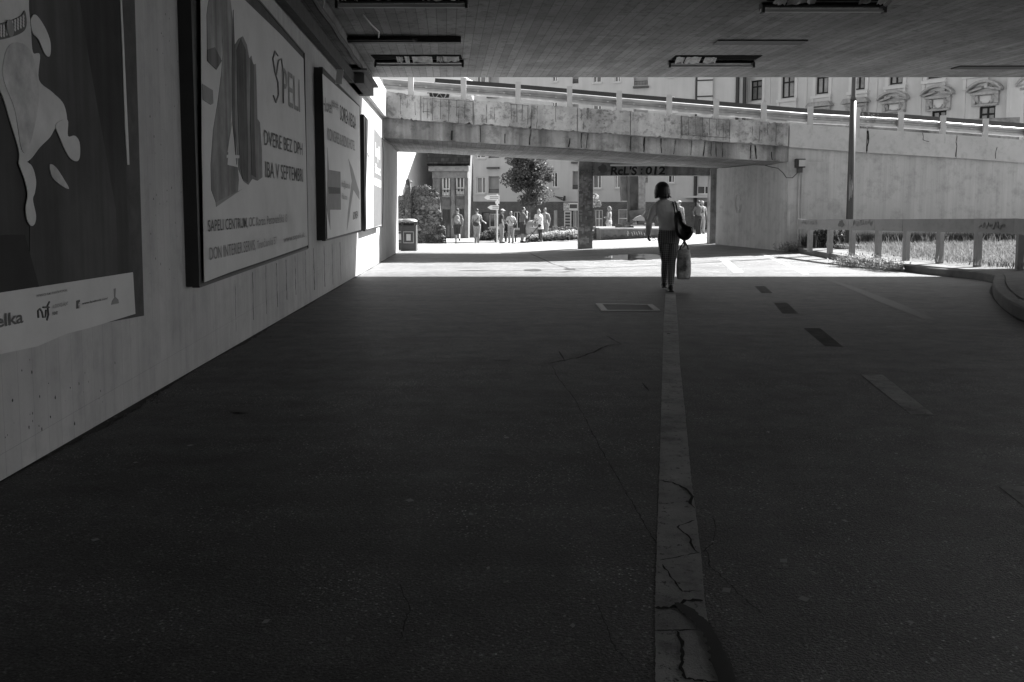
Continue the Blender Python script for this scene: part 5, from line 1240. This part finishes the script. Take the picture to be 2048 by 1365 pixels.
def pprism(mb, pts, Y, dep): mb.prism([W(x, y, Y) for x, y in pts], V((0, dep, 0)))
mb = MB(); pprism(mb, [(1239, 320), (1257, 320), (1257, 402), (1244, 402)], Ym, .6); mb.build('wedge', m_mon, mo)
mb = MB(); pprism(mb, [(1255, 320), (1260, 320), (1260, 450), (1255, 450)], Ym - .2, .15); mb.build('steel_post', m_lamp, mo)
mb = MB(); pprism(mb, [(1260, 320), (1277, 320), (1277, 425), (1260, 425)], Ym + .2, .7); mb.build('slab', m_mon, mo)
mb = MB(); pprism(mb, [(1277, 320), (1291, 320), (1291, 425), (1286, 432), (1277, 440)], Ym - .1, .6); mb.build('column', m_poster_pillar, mo)
mb = MB(); pprism(mb, [(1257, 422), (1291, 420), (1280, 436), (1262, 440)], Ym - .3, .4); mb.build('sail', m_mon, mo)
for (pts, mt_, nm) in (([(1267, 440), (1272, 435), (1282, 431), (1289, 436), (1290, 442), (1268, 442)], m_lg, 'pale_block'), ([(1275, 448), (1277, 443), (1290, 442), (1294, 449)], m_mg, 'pale_block'), ([(1262, 449), (1274, 444), (1274, 450), (1262, 452)], m_lg, 'pale_block'),
                       ([(1235, 455), (1240, 449), (1255, 444), (1265, 447), (1268, 456), (1236, 457)], m_stone, 'rock'), ([(1233, 457), (1233, 449), (1238, 449), (1240, 457)], m_stone, 'rock')):
    mb = MB(); pprism(mb, pts, Ym - .6 - .01 * len(mo.children), .6); mb.build(nm, mt_, mo)
mb = MB(); vbox(mb, 1262, 1310, 451, 453, Ym - 1.0, .5); vbox(mb, 1290, 1309, 447, 450, Ym - .9, .3); mb.build('ledge', m_lg, mo)
mb = MB()
for x in (1368.5, 1372, 1376): a = W(x, 478, 43); mb.tube([V((a.x, a.y, gh(a.x, a.y))), W(x, 453, 43)], .03, 6)
mb.tube([W(1368, 453, 43), W(1376.5, 453, 43)], .03, 6); e = mb.build('bike_rack', m_dark); tag(e, 'thin dark metal rack standing right of the walking woman', 'bike rack')
# ---------------------------------------------------------------- white car on the ramp
Yc = 28.2; cg = W(879, 205, Yc); car = empty('parked_car', V((cg.x, Yc, W(879, 207, Yc).z)), 'white car passing on the ramp behind the guardrail', 'car')
zc = car.location.z; prof = [(-3.2, .45), (-3.15, .95), (-2.7, 1.05), (-2.2, 1.45), (-.8, 1.52), (-.1, 1.30), (.25, .98), (.95, .82), (1.08, .6), (1.05, .25), (.75, .2), (-3.0, .25)]
wb = [(0, 0), (-2.55, 0)]
mb = MB(); mb.prism([V((cg.x + x, Yc, zc + z)) for x, z in prof], V((0, 1.6, 0))); mb.build('body', mat('white_car_paint', .75, .25, .02, 2), car, bevel=.05)
mb = MB(); mb.prism([V((cg.x + x, Yc - .012, zc + z)) for x, z in [(-2.15, 1.02), (-2.0, 1.38), (-.85, 1.44), (-.25, 1.25), (.05, 1.02)]], V((0, .01, 0))); mb.build('side_window', m_glass, car)
for k in range(2):
    c = V((cg.x - 2.55 * k, Yc - .03, zc + .32)); w = MB(); w.tube([c + V((0, -.01, 0)), c + V((0, .2, 0))], .33, 24); t = w.build('wheel', m_blk, car)
    mb = MB()
    for q in range(5): a = q * 1.2566 + .3; mb.bar(c + V((0, -.025, 0)), c + V((math.cos(a) * .21, -.02, math.sin(a) * .21)), .02, .075, up=V((0, 1, 0)))
    mb.tube([c + V((math.cos(a) * .22, -.02, math.sin(a) * .22)) for a in [i * .2618 for i in range(25)]], .02, 6); mb.build('rim', m_galv, t)
    mb = MB(); mb.prism([c + V((math.cos(a) * .4, .015, math.sin(a) * .4)) for a in [i * math.pi / 10 for i in range(11)]], V((0, .01, 0))); mb.build('wheel_arch', m_blk, car)
mb = MB(); mb.ell((cg.x + .95, Yc + .02, zc + .68), (.16, .06, .09)); mb.build('headlight', m_frame, car)
mb = MB(); mb.box((cg.x + .75, Yc - .005, zc + .38), (.6, .02, .08)); mb.build('bumper_trim', m_blk, car)
# ---------------------------------------------------------------- people
def person(label, base, rz, H=1.75, J=None, top=None, bottom=None, shoes=m_bk, hair=(m_hair, 'short'), vox=.011, group=None, hat=None, fem=False, skin=m_skin, hands=(.3, .3)):
    """base: ground point; rz: heading (0 faces away from the camera). J overrides joints in metres for a 1.75 m figure"""
    k = H / 1.75; e = empty('person', base, label, 'person', group, rz)
    R = Matrix.Rotation(rz, 4, 'Z'); Mx = Matrix.Translation(base) @ R @ Matrix.Scale(k, 4)
    j = dict(head=(0, .02, 1.635), neck=(0, 0, 1.50), chest=(0, 0, 1.34), waist=(0, 0, 1.10), pelvis=(0, 0, .94),
             sl=(-.172, 0, 1.395), el=(-.25, -.02, 1.15), wl=(-.26, .06, .90), sr=(.172, 0, 1.395), er=(.25, -.02, 1.15), wr=(.26, .06, .90),
             hl=(-.09, 0, .92), kl=(-.10, .02, .50), al=(-.10, -.03, .08), hr=(.09, 0, .92), kr=(.10, .02, .50), ar=(.10, -.03, .08), look=(0, 1, 0))
    j.update(J or {}); q = {a: V(b) for a, b in j.items()}
    T = lambda p: Mx @ V(p)
    def fin(mb, name, mt, parent, sm=4, vx=vox):
        mb.v = [T(p) for p in mb.v]; return mb.build(name, mt, parent, smooth=True, remesh=vx, smoothit=sm)
    def limb(mb, a, b, ra, rb, mid=None, n=12):
        a, b = V(a), V(b); m = a.lerp(b, .42); rm = mid or (ra + rb) / 2
        mb.tube([a, m, b], [ra, rm, rb], n); mb.ell(a, (ra * .99,) * 3, 10, 6); mb.ell(b, (rb * .99,) * 3, 10, 6)
    def torso(mb, g=0.0, z_from=None, hem=0.0):
        sw = .158 if fem else .175; ww = .118 if fem else .14; hw = .165 if fem else .158
        P_, Wt, Ch, N_ = q['pelvis'], q['waist'], q['chest'], q['neck']
        rs = [(P_ + V((0, 0, -.10)), hw * .86 + g, .105 + g), (P_, hw + g, .118 + g), (P_.lerp(Wt, .5), (hw + ww) / 2 + g, .108 + g), (Wt, ww + g, .098 + g), (Wt.lerp(Ch, .5), (ww + sw) / 2 + g, .11 + g),
              (Ch, sw + g, .118 + g), (Ch.lerp(N_, .55), sw * .93 + g, .095 + g), (Ch.lerp(N_, .85), .10 + g, .07 + g), (N_, .055 + g, .055 + g)]
        mb.rings(rs if z_from is None else rs[z_from:], 20)
    hd = q['head']; lk = q['look'].normalized(); yaw = math.atan2(-lk.x, lk.y); HR = Matrix.Rotation(yaw, 3, 'Z')
    def HP(x, y, z): return hd + HR @ V((x, y, z))
    mb = MB(); torso(mb)
    mb.tube([q['neck'] + V((0, 0, -.06)), hd + V((0, -.01, -.05))], [.062, .052], 12)
    mb.ell(hd + V((0, 0, .02)), (.076, .096, .105), 16, 10, HR); mb.ell(HP(0, .025, -.055), (.052, .062, .062), 12, 8, HR)
    mb.ell(HP(0, .10, -.008), (.013, .02, .024), 8, 5, HR); mb.ell(HP(-.078, 0, .0), (.01, .02, .032), 8, 5, HR); mb.ell(HP(.078, 0, .0), (.01, .02, .032), 8, 5, HR)
    for s_ in 'lr':
        limb(mb, q['s' + s_], q['e' + s_], .052, .040, .047); limb(mb, q['e' + s_], q['w' + s_], .040, .026, .038)
        limb(mb, q['h' + s_], q['k' + s_], .085, .056, .076); limb(mb, q['k' + s_], q['a' + s_], .054, .036, .056)
        mb.ell(q['a' + s_] + V((0, .06, -.035)), (.042, .12, .035), 10, 6)
        # hand
        w_ = q['w' + s_]; d = (w_ - q['e' + s_]).normalized(); sd = 1 if s_ == 'r' else -1; curl = hands[0 if s_ == 'l' else 1]
        side = d.cross(V((1, 0, 0))); side = side.normalized() if side.length > .2 else V((0, 1, 0)); nin = d.cross(side).normalized() * (1 if d.cross(side).dot(V((sd, 0, 0))) < 0 else -1)
        pc = w_ + d * .05; mb.bar(w_ - d * .01, w_ + d * .095, .075, .03, up=nin if abs(nin.dot(d)) < .9 else V((0, 0, 1)))
        for f, (o_, L) in enumerate(((-.028, .066), (-.010, .078), (.010, .072), (.028, .056))):
            p0 = w_ + d * .088 + side * o_; d1 = (d + nin * curl * 1.2).normalized(); d2 = (d + nin * curl * 3.2).normalized(); p1 = p0 + d1 * L * .5; mb.tube([p0, p1, p1 + d2 * L * .5], [.0095, .009, .0075], 7)
        p0 = w_ + d * .03 + side * .034; mb.tube([p0, p0 + (d * .6 + side * .8).normalized() * .04, p0 + (d + side * .4 + nin * .3).normalized() * .075], [.012, .011, .009], 7)
    body = fin(mb, 'body', skin, e, 3)
    if lk.y < .95 or abs(math.cos(rz)) < .99:
        mb = MB()
        for s_ in (-1, 1): mb.ell(HP(.03 * s_, .088, .022), (.012, .008, .008), 8, 5, HR)
        mb.v = [T(p) for p in mb.v]; mb.build('eyes', m_bk, e)
        mb = MB(); mb.ell(HP(0, .085, -.05), (.022, .006, .006), 8, 5, HR); mb.v = [T(p) for p in mb.v]; mb.build('mouth', m_hairm, e)
    if bottom:
        mt, ln, fl = bottom; mb = MB(); g = .012 + fl
        P_, Wt = q['pelvis'], q['waist']; hw = .165 if fem else .158
        mb.rings([(P_ + V((0, 0, -.12)), hw * .9 + g * .5, .11 + g * .5), (P_, hw + g * .6, .118 + g * .6), (P_.lerp(Wt, .55), (.14 if fem else .152) + g * .5, .108 + g * .5)], 20)
        for s_ in 'lr':
            h, kn, an = q['h' + s_], q['k' + s_], q['a' + s_]
            if ln == 'long': limb(mb, h, kn, .088 + g, .058 + g, .08 + g); limb(mb, kn, an, .058 + g, .038 + g, .056 + g)
            elif ln == 'knee': k2 = kn.lerp(an, .12); mb.tube([h, h.lerp(kn, .5), k2], [.09 + g, .084 + g, .072 + g], 14)
        fin(mb, 'trousers' if ln == 'long' else 'shorts', mt, e)
    if top:
        mt, sl_, hem = top; mb = MB(); g = .014
        torso(mb, g, 3 if hem < .05 else 2 if hem < .12 else 1)
        if hem > .2: mb.rings([(q['pelvis'] + V((0, 0, .95 - .94 - hem + .05)), (.20), .16), (q['waist'], .13 + g, .105 + g)], 20)
        for s_ in 'lr':
            a, el, wr = q['s' + s_], q['e' + s_], q['w' + s_]
            if sl_ == 'long': limb(mb, a, el, .058, .050, .056); limb(mb, el, wr.lerp(el, .04), .050, .036, .048)
            elif sl_ == 'short': mb.tube([a, a.lerp(el, .6)], [.064, .062], 12); mb.ell(a, (.064,) * 3, 10, 6)
            else: mb.ell(a, (.058,) * 3, 10, 6)
        fin(mb, 'shirt' if sl_ != 'coat' else 'coat', mt, e)
    if shoes:
        for s_ in 'lr':
            a = q['a' + s_]; d = q.get('f' + s_, V((0, 1, 0))).normalized(); mb = MB(); yw = Matrix.Rotation(math.atan2(-d.x, d.y), 3, 'Z')
            mb.ell(a + yw @ V((0, .065, -.035)), (.048, .135, .042), 12, 8, yw); mb.ell(a + yw @ V((0, -.01, -.01)), (.046, .055, .05), 10, 6, yw); mb.box(a + yw @ V((0, .06, -.066)), (.085, .25, .02), 0, yw)
            fin(mb, 'shoe', shoes, e, 2)
    if hair:
        mt, st = hair; mb = MB()
        if st == 'short':
            mb.ell(HP(0, -.018, .045), (.084, .098, .09), 16, 10, HR)
        elif st == 'bob':
            mb.ell(HP(0, -.018, .030), (.112, .122, .112), 20, 12, HR)
            mb.rings([(HP(0, -.03, -.105), .072, .06), (HP(0, -.03, -.085), .104, .088), (HP(0, -.028, -.04), .124, .110), (HP(0, -.022, .02), .118, .118)], 20)
            rr = random.Random(1)
            for _ in range(40):
                a = rr.uniform(0, 6.283); x, y = .105 * math.cos(a), -.03 + .09 * math.sin(a); k_ = rr.uniform(.7, 1.05)
                mb.tube([HP(x, y, -.02), HP(x * 1.04, y * 1.04, -.08), HP(x * k_, y * k_, -.095 - rr.uniform(.0, .03))], [.016, .012, .005], 6)
            mb.tube([HP(.10, -.03, -.06), HP(.13, -.03, -.10), HP(.145, -.03, -.095)], [.014, .009, .004], 6)
        elif st == 'long':
            mb.ell(HP(0, -.018, .038), (.09, .104, .098), 16, 10, HR); mb.tube([HP(0, -.05, .03), HP(0, -.075, -.08), HP(0, -.08, -.17)], [.085, .08, .045], 12)
        o = fin(mb, 'hair', mt, e, 1)
    if hat:
        mb = MB(); mb.ell(HP(0, -.005, .065), (.09, .106, .075), 16, 10, HR); mb.ell(HP(0, .10, .055), (.068, .075, .012), 14, 6, HR); fin(mb, 'cap', hat, e, 2)
    return e, q, T
def backpack(label, e, q, T, mt):
    c = q['chest'].lerp(q['waist'], .55) + V((0, -.20, 0)); g = empty('backpack', T(c), label, 'backpack'); mb = MB()
    mb.ell(c, (.15, .09, .23), 14, 10); mb.ell(c + V((0, -.07, -.07)), (.11, .06, .11), 12, 8); mb.v = [T(p) for p in mb.v]; mb.build('bag', mt, g, smooth=True, remesh=.012, smoothit=2)
    for s_ in (-1, 1):
        mb = MB(); mb.tube([c + V((.09 * s_, .06, .2)), q['chest'] + V((.115 * s_, -.06, .14)), q['chest'] + V((.12 * s_, .11, .07)), q['waist'] + V((.14 * s_, .09, .06)), c + V((.11 * s_, .05, -.16))], .018, 6)
        mb.v = [T(p) for p in mb.v]; mb.build('strap', m_dg, g, smooth=True)
    return g
def at(px, py, Y=None):
    if Y is None: return G(px, py)
    p = W(px, py, Y); return V((p.x, Y, gh(p.x, Y)))
# the walking woman (built at full size, joints measured from the photograph)
m_check = mat('houndstooth_cloth', .02, .9, .05, 3)
def checkify():
    N = m_check.node_tree.nodes; K = m_check.node_tree.links; b = N['Principled BSDF']; tc = N.new('ShaderNodeTexCoord'); mp = N.new('ShaderNodeMapping'); K.new(tc.outputs['Object'], mp.inputs[0])
    sep = N.new('ShaderNodeSeparateXYZ'); K.new(mp.outputs[0], sep.inputs[0])
    def tri(o, sc):
        a = N.new('ShaderNodeMath'); a.operation = 'MULTIPLY'; K.new(o, a.inputs[0]); a.inputs[1].default_value = sc
        f = N.new('ShaderNodeMath'); f.operation = 'FRACT'; K.new(a.outputs[0], f.inputs[0])
        g = N.new('ShaderNodeMath'); g.operation = 'LESS_THAN'; K.new(f.outputs[0], g.inputs[0]); g.inputs[1].default_value = .62; return g.outputs[0]
    m = N.new('ShaderNodeMath'); m.operation = 'MULTIPLY'; K.new(tri(sep.outputs[0], 33), m.inputs[0]); K.new(tri(sep.outputs[2], 33), m.inputs[1])
    x = N.new('ShaderNodeMapRange'); K.new(m.outputs[0], x.inputs[0]); x.inputs[3].default_value = .30; x.inputs[4].default_value = .015; K.new(x.outputs[0], b.inputs['Base Color'])
checkify()
wb_ = G(1339, 583)
m_sweater = mat('grey_sweater', .82, .95, .06, 7, 6, bump=.9, bscale=7)
J = dict(head=(-.135, .0, 1.515), neck=(-.105, -.02, 1.385), chest=(-.085, -.02, 1.22), waist=(-.04, 0, 1.00), pelvis=(-.015, 0, .85),
         sl=(-.245, -.02, 1.265), el=(-.335, -.06, 1.03), wl=(-.315, .10, .86), sr=(.062, -.02, 1.275), er=(.175, -.05, 1.03), wr=(.205, -.02, .79),
         hl=(-.105, .0, .82), kl=(-.050, .10, .45), al=(-.028, .30, .10), hr=(.050, .0, .82), kr=(.032, .04, .45), ar=(0.005, -.06, .08), fl=(.1, 1, 0), fr=(.05, 1, 0))
sv = 1.0
e, q, T = person('woman seen from behind walking away in grey jumper and checked trousers', wb_, 0, 1.75 * 1.0, J, top=(m_sweater, 'long', .10), bottom=(m_check, 'long', -.007), shoes=m_leather, hair=(m_hair, 'bob'), vox=.0075, fem=True, hands=(.35, .6))
# shoulder bag
sb_ = empty('shoulder_bag', T((.16, -.14, .98)), 'large soft black leather bag on the walking woman right shoulder', 'shoulder bag')
mb = MB(); n = 12; prof = [(.02, 1.16), (.10, 1.22), (.12, 1.10), (.19, 1.02), (.285, .98), (.30, .90), (.235, .80), (.15, .785), (.06, .86), (.03, .97)]
prof = catmull(prof, 3); vs = [V((x, -.20, z)) for x, z in prof]
c_ = V((.15, -.20, .95)); rings_ = []
for d, k in ((-.06, .72), (-.05, .9), (-.02, 1.0), (.03, 1.0), (.06, .9), (.07, .72)): rings_.append([c_ + (p - c_) * k + V((0, d, 0)) for p in vs])
m_ = len(vs); mb.add([p for r_ in rings_ for p in r_], [(i * m_ + a, i * m_ + (a + 1) % m_, (i + 1) * m_ + (a + 1) % m_, (i + 1) * m_ + a) for i in range(5) for a in range(m_)] + [list(range(m_)), list(range(5 * m_, 6 * m_))])
mb.v = [T(p) for p in mb.v]; mb.build('bag', m_leather, sb_, smooth=True)
for dx in (-.0, .045):
    mb = MB(); mb.tube([(.03 + dx, -.19, 1.17), (.020 + dx * .8, -.15, 1.28), (.018 + dx * .8, -.08, 1.345), (.022 + dx * .8, .0, 1.358), (.03 + dx, .07, 1.32), (.10 + dx, .04, 1.15), (.11 + dx, -.10, 1.08)], .012, 6); mb.v = [T(p) for p in mb.v]; mb.build('strap', m_leather, sb_, smooth=True)
# carrier bag
m_bag = mat('printed_carrier_bag', .6, .5, .5, 5, 3, dirt=.75, dscale=3.5)
cb_ = empty('carrier_bag', T((.21, -.02, .2)), 'printed plastic carrier bag hanging from the walking woman right hand', 'carrier bag')
mb = MB(); rs = []
for z, rx, ry in ((.185, .085, .04), (.20, .10, .055), (.28, .112, .07), (.42, .112, .065), (.55, .098, .045), (.62, .09, .025), (.64, .07, .012)): rs.append((V((.205, -.02, z)), rx, ry))
mb.rings(rs, 20); mb.v = [T(p) for p in mb.v]; mb.build('bag', m_bag, cb_, smooth=True)
for s_ in (-1, 1):
    mb = MB(); mb.tube([(.205 + .07 * s_, -.02, .60), (.205 + .05 * s_, -.03, .68), (.208 + .004 * s_, -.035, .765)], [.012, .010, .008], 6); mb.v = [T(p) for p in mb.v]; mb.build('handle', m_bk, cb_, smooth=True)
text_mesh('lettering', 'RETRO', m_ink, cb_, T((.225, -.092, .32)), T((.225, -.09, .47)), T((.185, -.092, .32)), .03)
gl = MB(); gl.tube([(-.29 + .02 * math.cos(t), .10 + .0, .80 + .025 * math.sin(t)) for t in [i * .6 for i in range(12)]], .004, 5); gl.tube([(-.235 + .025 * math.cos(t), .09, .78 + .02 * math.sin(t)) for t in [i * .6 for i in range(12)]], .004, 5); gl.tube([(-.31, .1, .82), (-.33, .1, .86)], .004, 5); gl.tube([(-.21, .09, .78), (-.13, .06, .77)], .004, 5)
gl.v = [T(p) for p in gl.v]; tag(gl.build('glasses', mat('shiny_metal', .8, .15, .05, 3, metal=1)), 'shiny glasses dangling from the walking woman left hand', 'glasses')
# far people
GP = 'people standing and strolling on the sunlit plaza'
e, q, T = person('man in grey shirt and dark shorts walking away with a small backpack', at(915, 487, 43.5), .0, 1.78, dict(kl=(-.09, .10, .50), al=(-.08, .12, .08), kr=(.08, .06, .52), ar=(.12, -.28, .22), el=(-.27, -.06, 1.17), wl=(-.27, .02, .92), er=(.28, -.05, 1.17), wr=(.25, .05, .94)), (m_mg, 'short', .14), (m_dg, 'knee', .01), m_dg, (m_hairm, 'short'), group=GP)
backpack('light backpack on the back of the man in dark shorts', e, q, T, m_khaki)
e, q, T = person('man in grey shirt and khaki trousers walking away holding one forearm out', at(954, 487, 43.5), .15, 1.76, dict(er=(.25, .05, 1.16), wr=(.42, .16, 1.06), el=(-.24, -.03, 1.16), wl=(-.2, .05, .95), kl=(-.07, .06, .5), kr=(.08, .0, .5), al=(-.06, .08, .08), ar=(.05, -.1, .1)), (m_lg, 'short', .14), (m_khaki, 'long', .008), m_lg, (m_hairm, 'short'), group=GP)
g_ = empty('waist_bag', T((-.05, -.2, 1.02)), 'dark round bag slung low on the back of the man holding out his forearm', 'bag'); mb = MB(); mb.ell((-.06, -.19, 1.0), (.17, .09, .13), 14, 10); mb.v = [T(p) for p in mb.v]; mb.build('bag', m_dg, g_, smooth=True); mb = MB(); mb.tube([(-.2, -.13, 1.02), (0, -.16, 1.25), (.13, -.08, 1.43), (.15, .06, 1.40)], .014, 6); mb.v = [T(p) for p in mb.v]; mb.build('strap', m_dg, g_, smooth=True)
person('man in black T-shirt and white cap standing beside the signpost facing right', at(1003, 484, 44), -1.35, 1.76, dict(look=(.0, 1, 0), head=(0, .05, 1.62), wl=(-.24, .10, .90), wr=(.24, .06, .9)), (m_bk, 'short', .14), (m_khaki, 'long', .012), m_dg, (m_hairm, 'short'), group=GP, hat=m_white)
e, q, T = person('woman in white T-shirt and pale trousers with a bag strap across her chest', at(1022, 484, 44.4), 2.9, 1.65, dict(el=(-.30, -.02, 1.16), wl=(-.22, .1, .98), er=(.30, .02, 1.16), wr=(.18, -.04, 1.0)), (m_white, 'short', .14), (m_lg, 'long', .006), m_dg, (m_hair, 'short'), fem=True, group=GP)
mb = MB(); mb.tube([T(p) for p in ((.14, .0, 1.47), (.04, .13, 1.33), (-.10, .13, 1.1), (-.17, .08, 1.0))], .012, 6); mb.box(T((-.2, .06, .95)), (.06, .2, .2)); tag(mb.build('handbag', m_dg), 'small handbag on the thin strap of the woman in white', 'handbag')
person('man in grey T-shirt and knee shorts with a hand at his chin', at(1045, 485, 43.8), -1.2, 1.84, dict(er=(.17, .16, 1.20), wr=(.08, .20, 1.44), look=(.1, 1, 0), head=(0, .05, 1.62), kl=(-.12, .03, .5), kr=(.10, .0, .5)), (m_mg, 'short', .16), (m_dg, 'knee', .02), m_dg, (m_hair, 'short'), group=GP)
person('woman in pale sleeveless tunic and dark leggings leaning to the pushchair', at(1081, 485, 43.6), 1.2, 1.66, dict(head=(0, .1, 1.60), el=(-.16, .2, 1.25), wl=(-.14, .42, 1.12), er=(.2, .16, 1.22), wr=(.12, .36, 1.10), look=(.2, 1, 0)), (m_white, 'short', .30), (m_bk, 'long', .0), m_lg, (m_khaki, 'short'), fem=True, group=GP)
person('dark haired woman half hidden behind the woman in the pale tunic', at(1077, 483, 45), 2.6, 1.72, None, (m_white, 'short', .1), (m_lg, 'long', .0), m_dg, (m_hair, 'long'), fem=True, group=GP)
e, q, T = person('older man in pale shirt with rucksack straps behind the pushchair group', at(1090, 480, 46), 2.8, 1.78, dict(el=(-.26, -.02, 1.17), er=(.26, .0, 1.17)), (m_lg, 'short', .14), (m_khaki, 'long', .01), m_dg, (m_hairm, 'short'), group=GP)
backpack('dark rucksack worn by the older man behind the pushchair group', e, q, T, m_dg)
e, q, T = person('woman with sunlit curly hair and pale sleeveless top standing behind the basin', at(1218, 480, 46.8), 1.0, 1.72, dict(er=(.2, .1, 1.2), wr=(.08, .22, 1.15)), (m_lg, 'none', .25), (m_white, 'long', .02), m_dg, (m_khaki, 'long'), fem=True, group=GP)
person('man in white cap and pale shirt half hidden behind the walking woman', at(1357, 478, 44), -.5, 1.80, dict(look=(-.9, .3, 0)), (m_lg, 'short', .14), (m_mg, 'long', .01), m_dg, (m_hairm, 'short'), group=GP, hat=m_white)
person('man in grey jacket and dark trousers standing with his back turned by the column', at(1396, 474, 45.5), .2, 1.80, dict(el=(-.28, .02, 1.18), wl=(-.2, .15, 1.05), er=(.28, .04, 1.18), wr=(.18, .2, 1.08), kl=(-.07, .01, .5), al=(-.07, -.03, .08), kr=(.07, .01, .5), ar=(.07, -.03, .08)), (m_mg, 'long', .14), (m_bk, 'long', .012), m_bk, (m_hairm, 'short'), group=GP)
person('man in pale cap facing the camera behind the man in the grey jacket', at(1403, 474, 46.4), 3.3, 1.78, None, (m_lg, 'short', .14), (m_lg, 'long', .01), m_dg, (m_hairm, 'short'), group=GP, hat=m_lg)
e, q, T = person('person in black sitting on a bench behind the capped man', at(1011, 480, 46.5), 2.9, 1.7, dict(head=(0, .1, 1.17), neck=(0, .05, 1.03), chest=(0, .02, .88), waist=(0, -.02, .64), pelvis=(0, -.04, .48), sl=(-.18, .02, .96), el=(-.22, .14, .72), wl=(-.1, .34, .6), sr=(.18, .02, .96), er=(.22, .14, .72), wr=(.1, .34, .6), hl=(-.1, -.02, .47), kl=(-.12, .40, .50), al=(-.12, .42, .08), hr=(.1, -.02, .47), kr=(.12, .40, .50), ar=(.12, .42, .08)), (m_bk, 'long', .04), (m_dg, 'long', .01), m_bk, (m_hair, 'short'), group=GP)
bb = at(1011, 480, 46.5); be_ = empty('bench', bb, 'low dark bench under the sitting person in black', 'bench'); mb = MB(); mb.box(bb + V((0, .05, .36)), (1.3, .4, .07)); mb.build('seat', m_dark, be_)
for s_ in (-1, 1): mb = MB(); mb.box(bb + V((.55 * s_, .05, .165)), (.08, .34, .33)); mb.build('leg', m_dark, be_)
# pushchair
pc = at(1066, 482, 43.7); pu = empty('pushchair', pc, 'pushchair with round pale hood facing left beside the woman in the tunic', 'pushchair')
def loc(x, y, z): return pc + V((x, y, z))
mb = MB(); n = 14; vs = []; fs = []
for i in range(9):
    a = -.2 + i * .27
    for k in range(n + 1): b = math.pi * k / n; vs.append(loc(-.06 - .34 * math.cos(a) * math.sin(b) , .22 * math.cos(b), .80 + .34 * math.sin(a) * math.sin(b)))
fs = [(i * (n + 1) + k, i * (n + 1) + k + 1, (i + 1) * (n + 1) + k + 1, (i + 1) * (n + 1) + k) for i in range(8) for k in range(n)]
mb.add(vs, fs); mb.build('hood', m_khaki, pu, smooth=True)
mb = MB(); mb.rings([(loc(-.02, 0, .42), .26, .16), (loc(-.04, 0, .5), .33, .20), (loc(-.05, 0, .72), .36, .22), (loc(-.05, 0, .78), .34, .21)], 16); mb.build('seat', m_lg, pu, smooth=True)
mb = MB()
for s_ in (-1, 1): mb.tube([loc(.45, .2 * s_, 1.0), loc(.30, .2 * s_, .85), loc(-.25, .2 * s_, .22)], .016, 6); mb.tube([loc(-.1, .2 * s_, .55), loc(.32, .2 * s_, .14)], .016, 6)
mb.tube([loc(.45, -.2, 1.0), loc(.45, .2, 1.0)], .02, 6); mb.build('frame', m_dark, pu)
for x, y in ((-.28, -.2), (-.28, .2), (.34, -.22), (.34, .22)):
    mb = MB(); c = loc(x, y, .12); mb.tube([c + V((math.cos(a) * .10, 0, math.sin(a) * .10)) for a in [i * .3927 for i in range(17)]], .022, 6); w_ = mb.build('wheel', m_bk, pu, smooth=True)
    mb = MB(); mb.tube([c + V((0, -.02, 0)), c + V((0, .02, 0))], .04, 10); mb.build('hub', m_lg, w_)

# dirt and crumbled asphalt along the foot of the left wall and the kerb
m_dirt = mat('edge_dirt', .03, .95, .5, 9, 8)
def foot(mb, P, seed, w0=.01, w1=.07, side=1):
    r = random.Random(seed); vs = []
    for i, p in enumerate(P):
        d = (P[min(i + 1, len(P) - 1)] - P[max(i - 1, 0)]).normalized(); n = V((d.y, -d.x, 0)) * side; w_ = w0 + (w1 - w0) * (.5 + .5 * math.sin(i * .13 + seed)) * r.uniform(.3, 1)
        for q in (p - n * .02, p + n * w_): vs.append(V((q.x, q.y, gh(q.x, q.y) + .0035)))
    mb.add(vs, [(2 * i, 2 * i + 1, 2 * i + 3, 2 * i + 2) for i in range(len(P) - 1)])
mb = MB(); foot(mb, [Lw(1.5 + i * .06, 0, .0) for i in range(480)], 1); foot(mb, dens([p for p in KP if p.y > 5], .08), 2, .01, .06, 1); tag(mb.build('edge_dirt', m_dirt), kind='structure')
r = random.Random(90); mb = MB()
for i in range(500):
    y = r.uniform(2, 24); p = Lw(y, 0, abs(r.gauss(0, .12)) + .02); p.z = gh(p.x, p.y) + .006; s_ = r.uniform(.004, .018); t = r.uniform(0, 3)
    mb.add([p + V((math.cos(t + k * 1.57) * s_ * r.uniform(.5, 1), math.sin(t + k * 1.57) * s_ * r.uniform(.5, 1), r.uniform(0, .008))) for k in range(4)], [(0, 1, 2, 3)])
tag(mb.build('crumbs', m_kerb), kind='stuff')
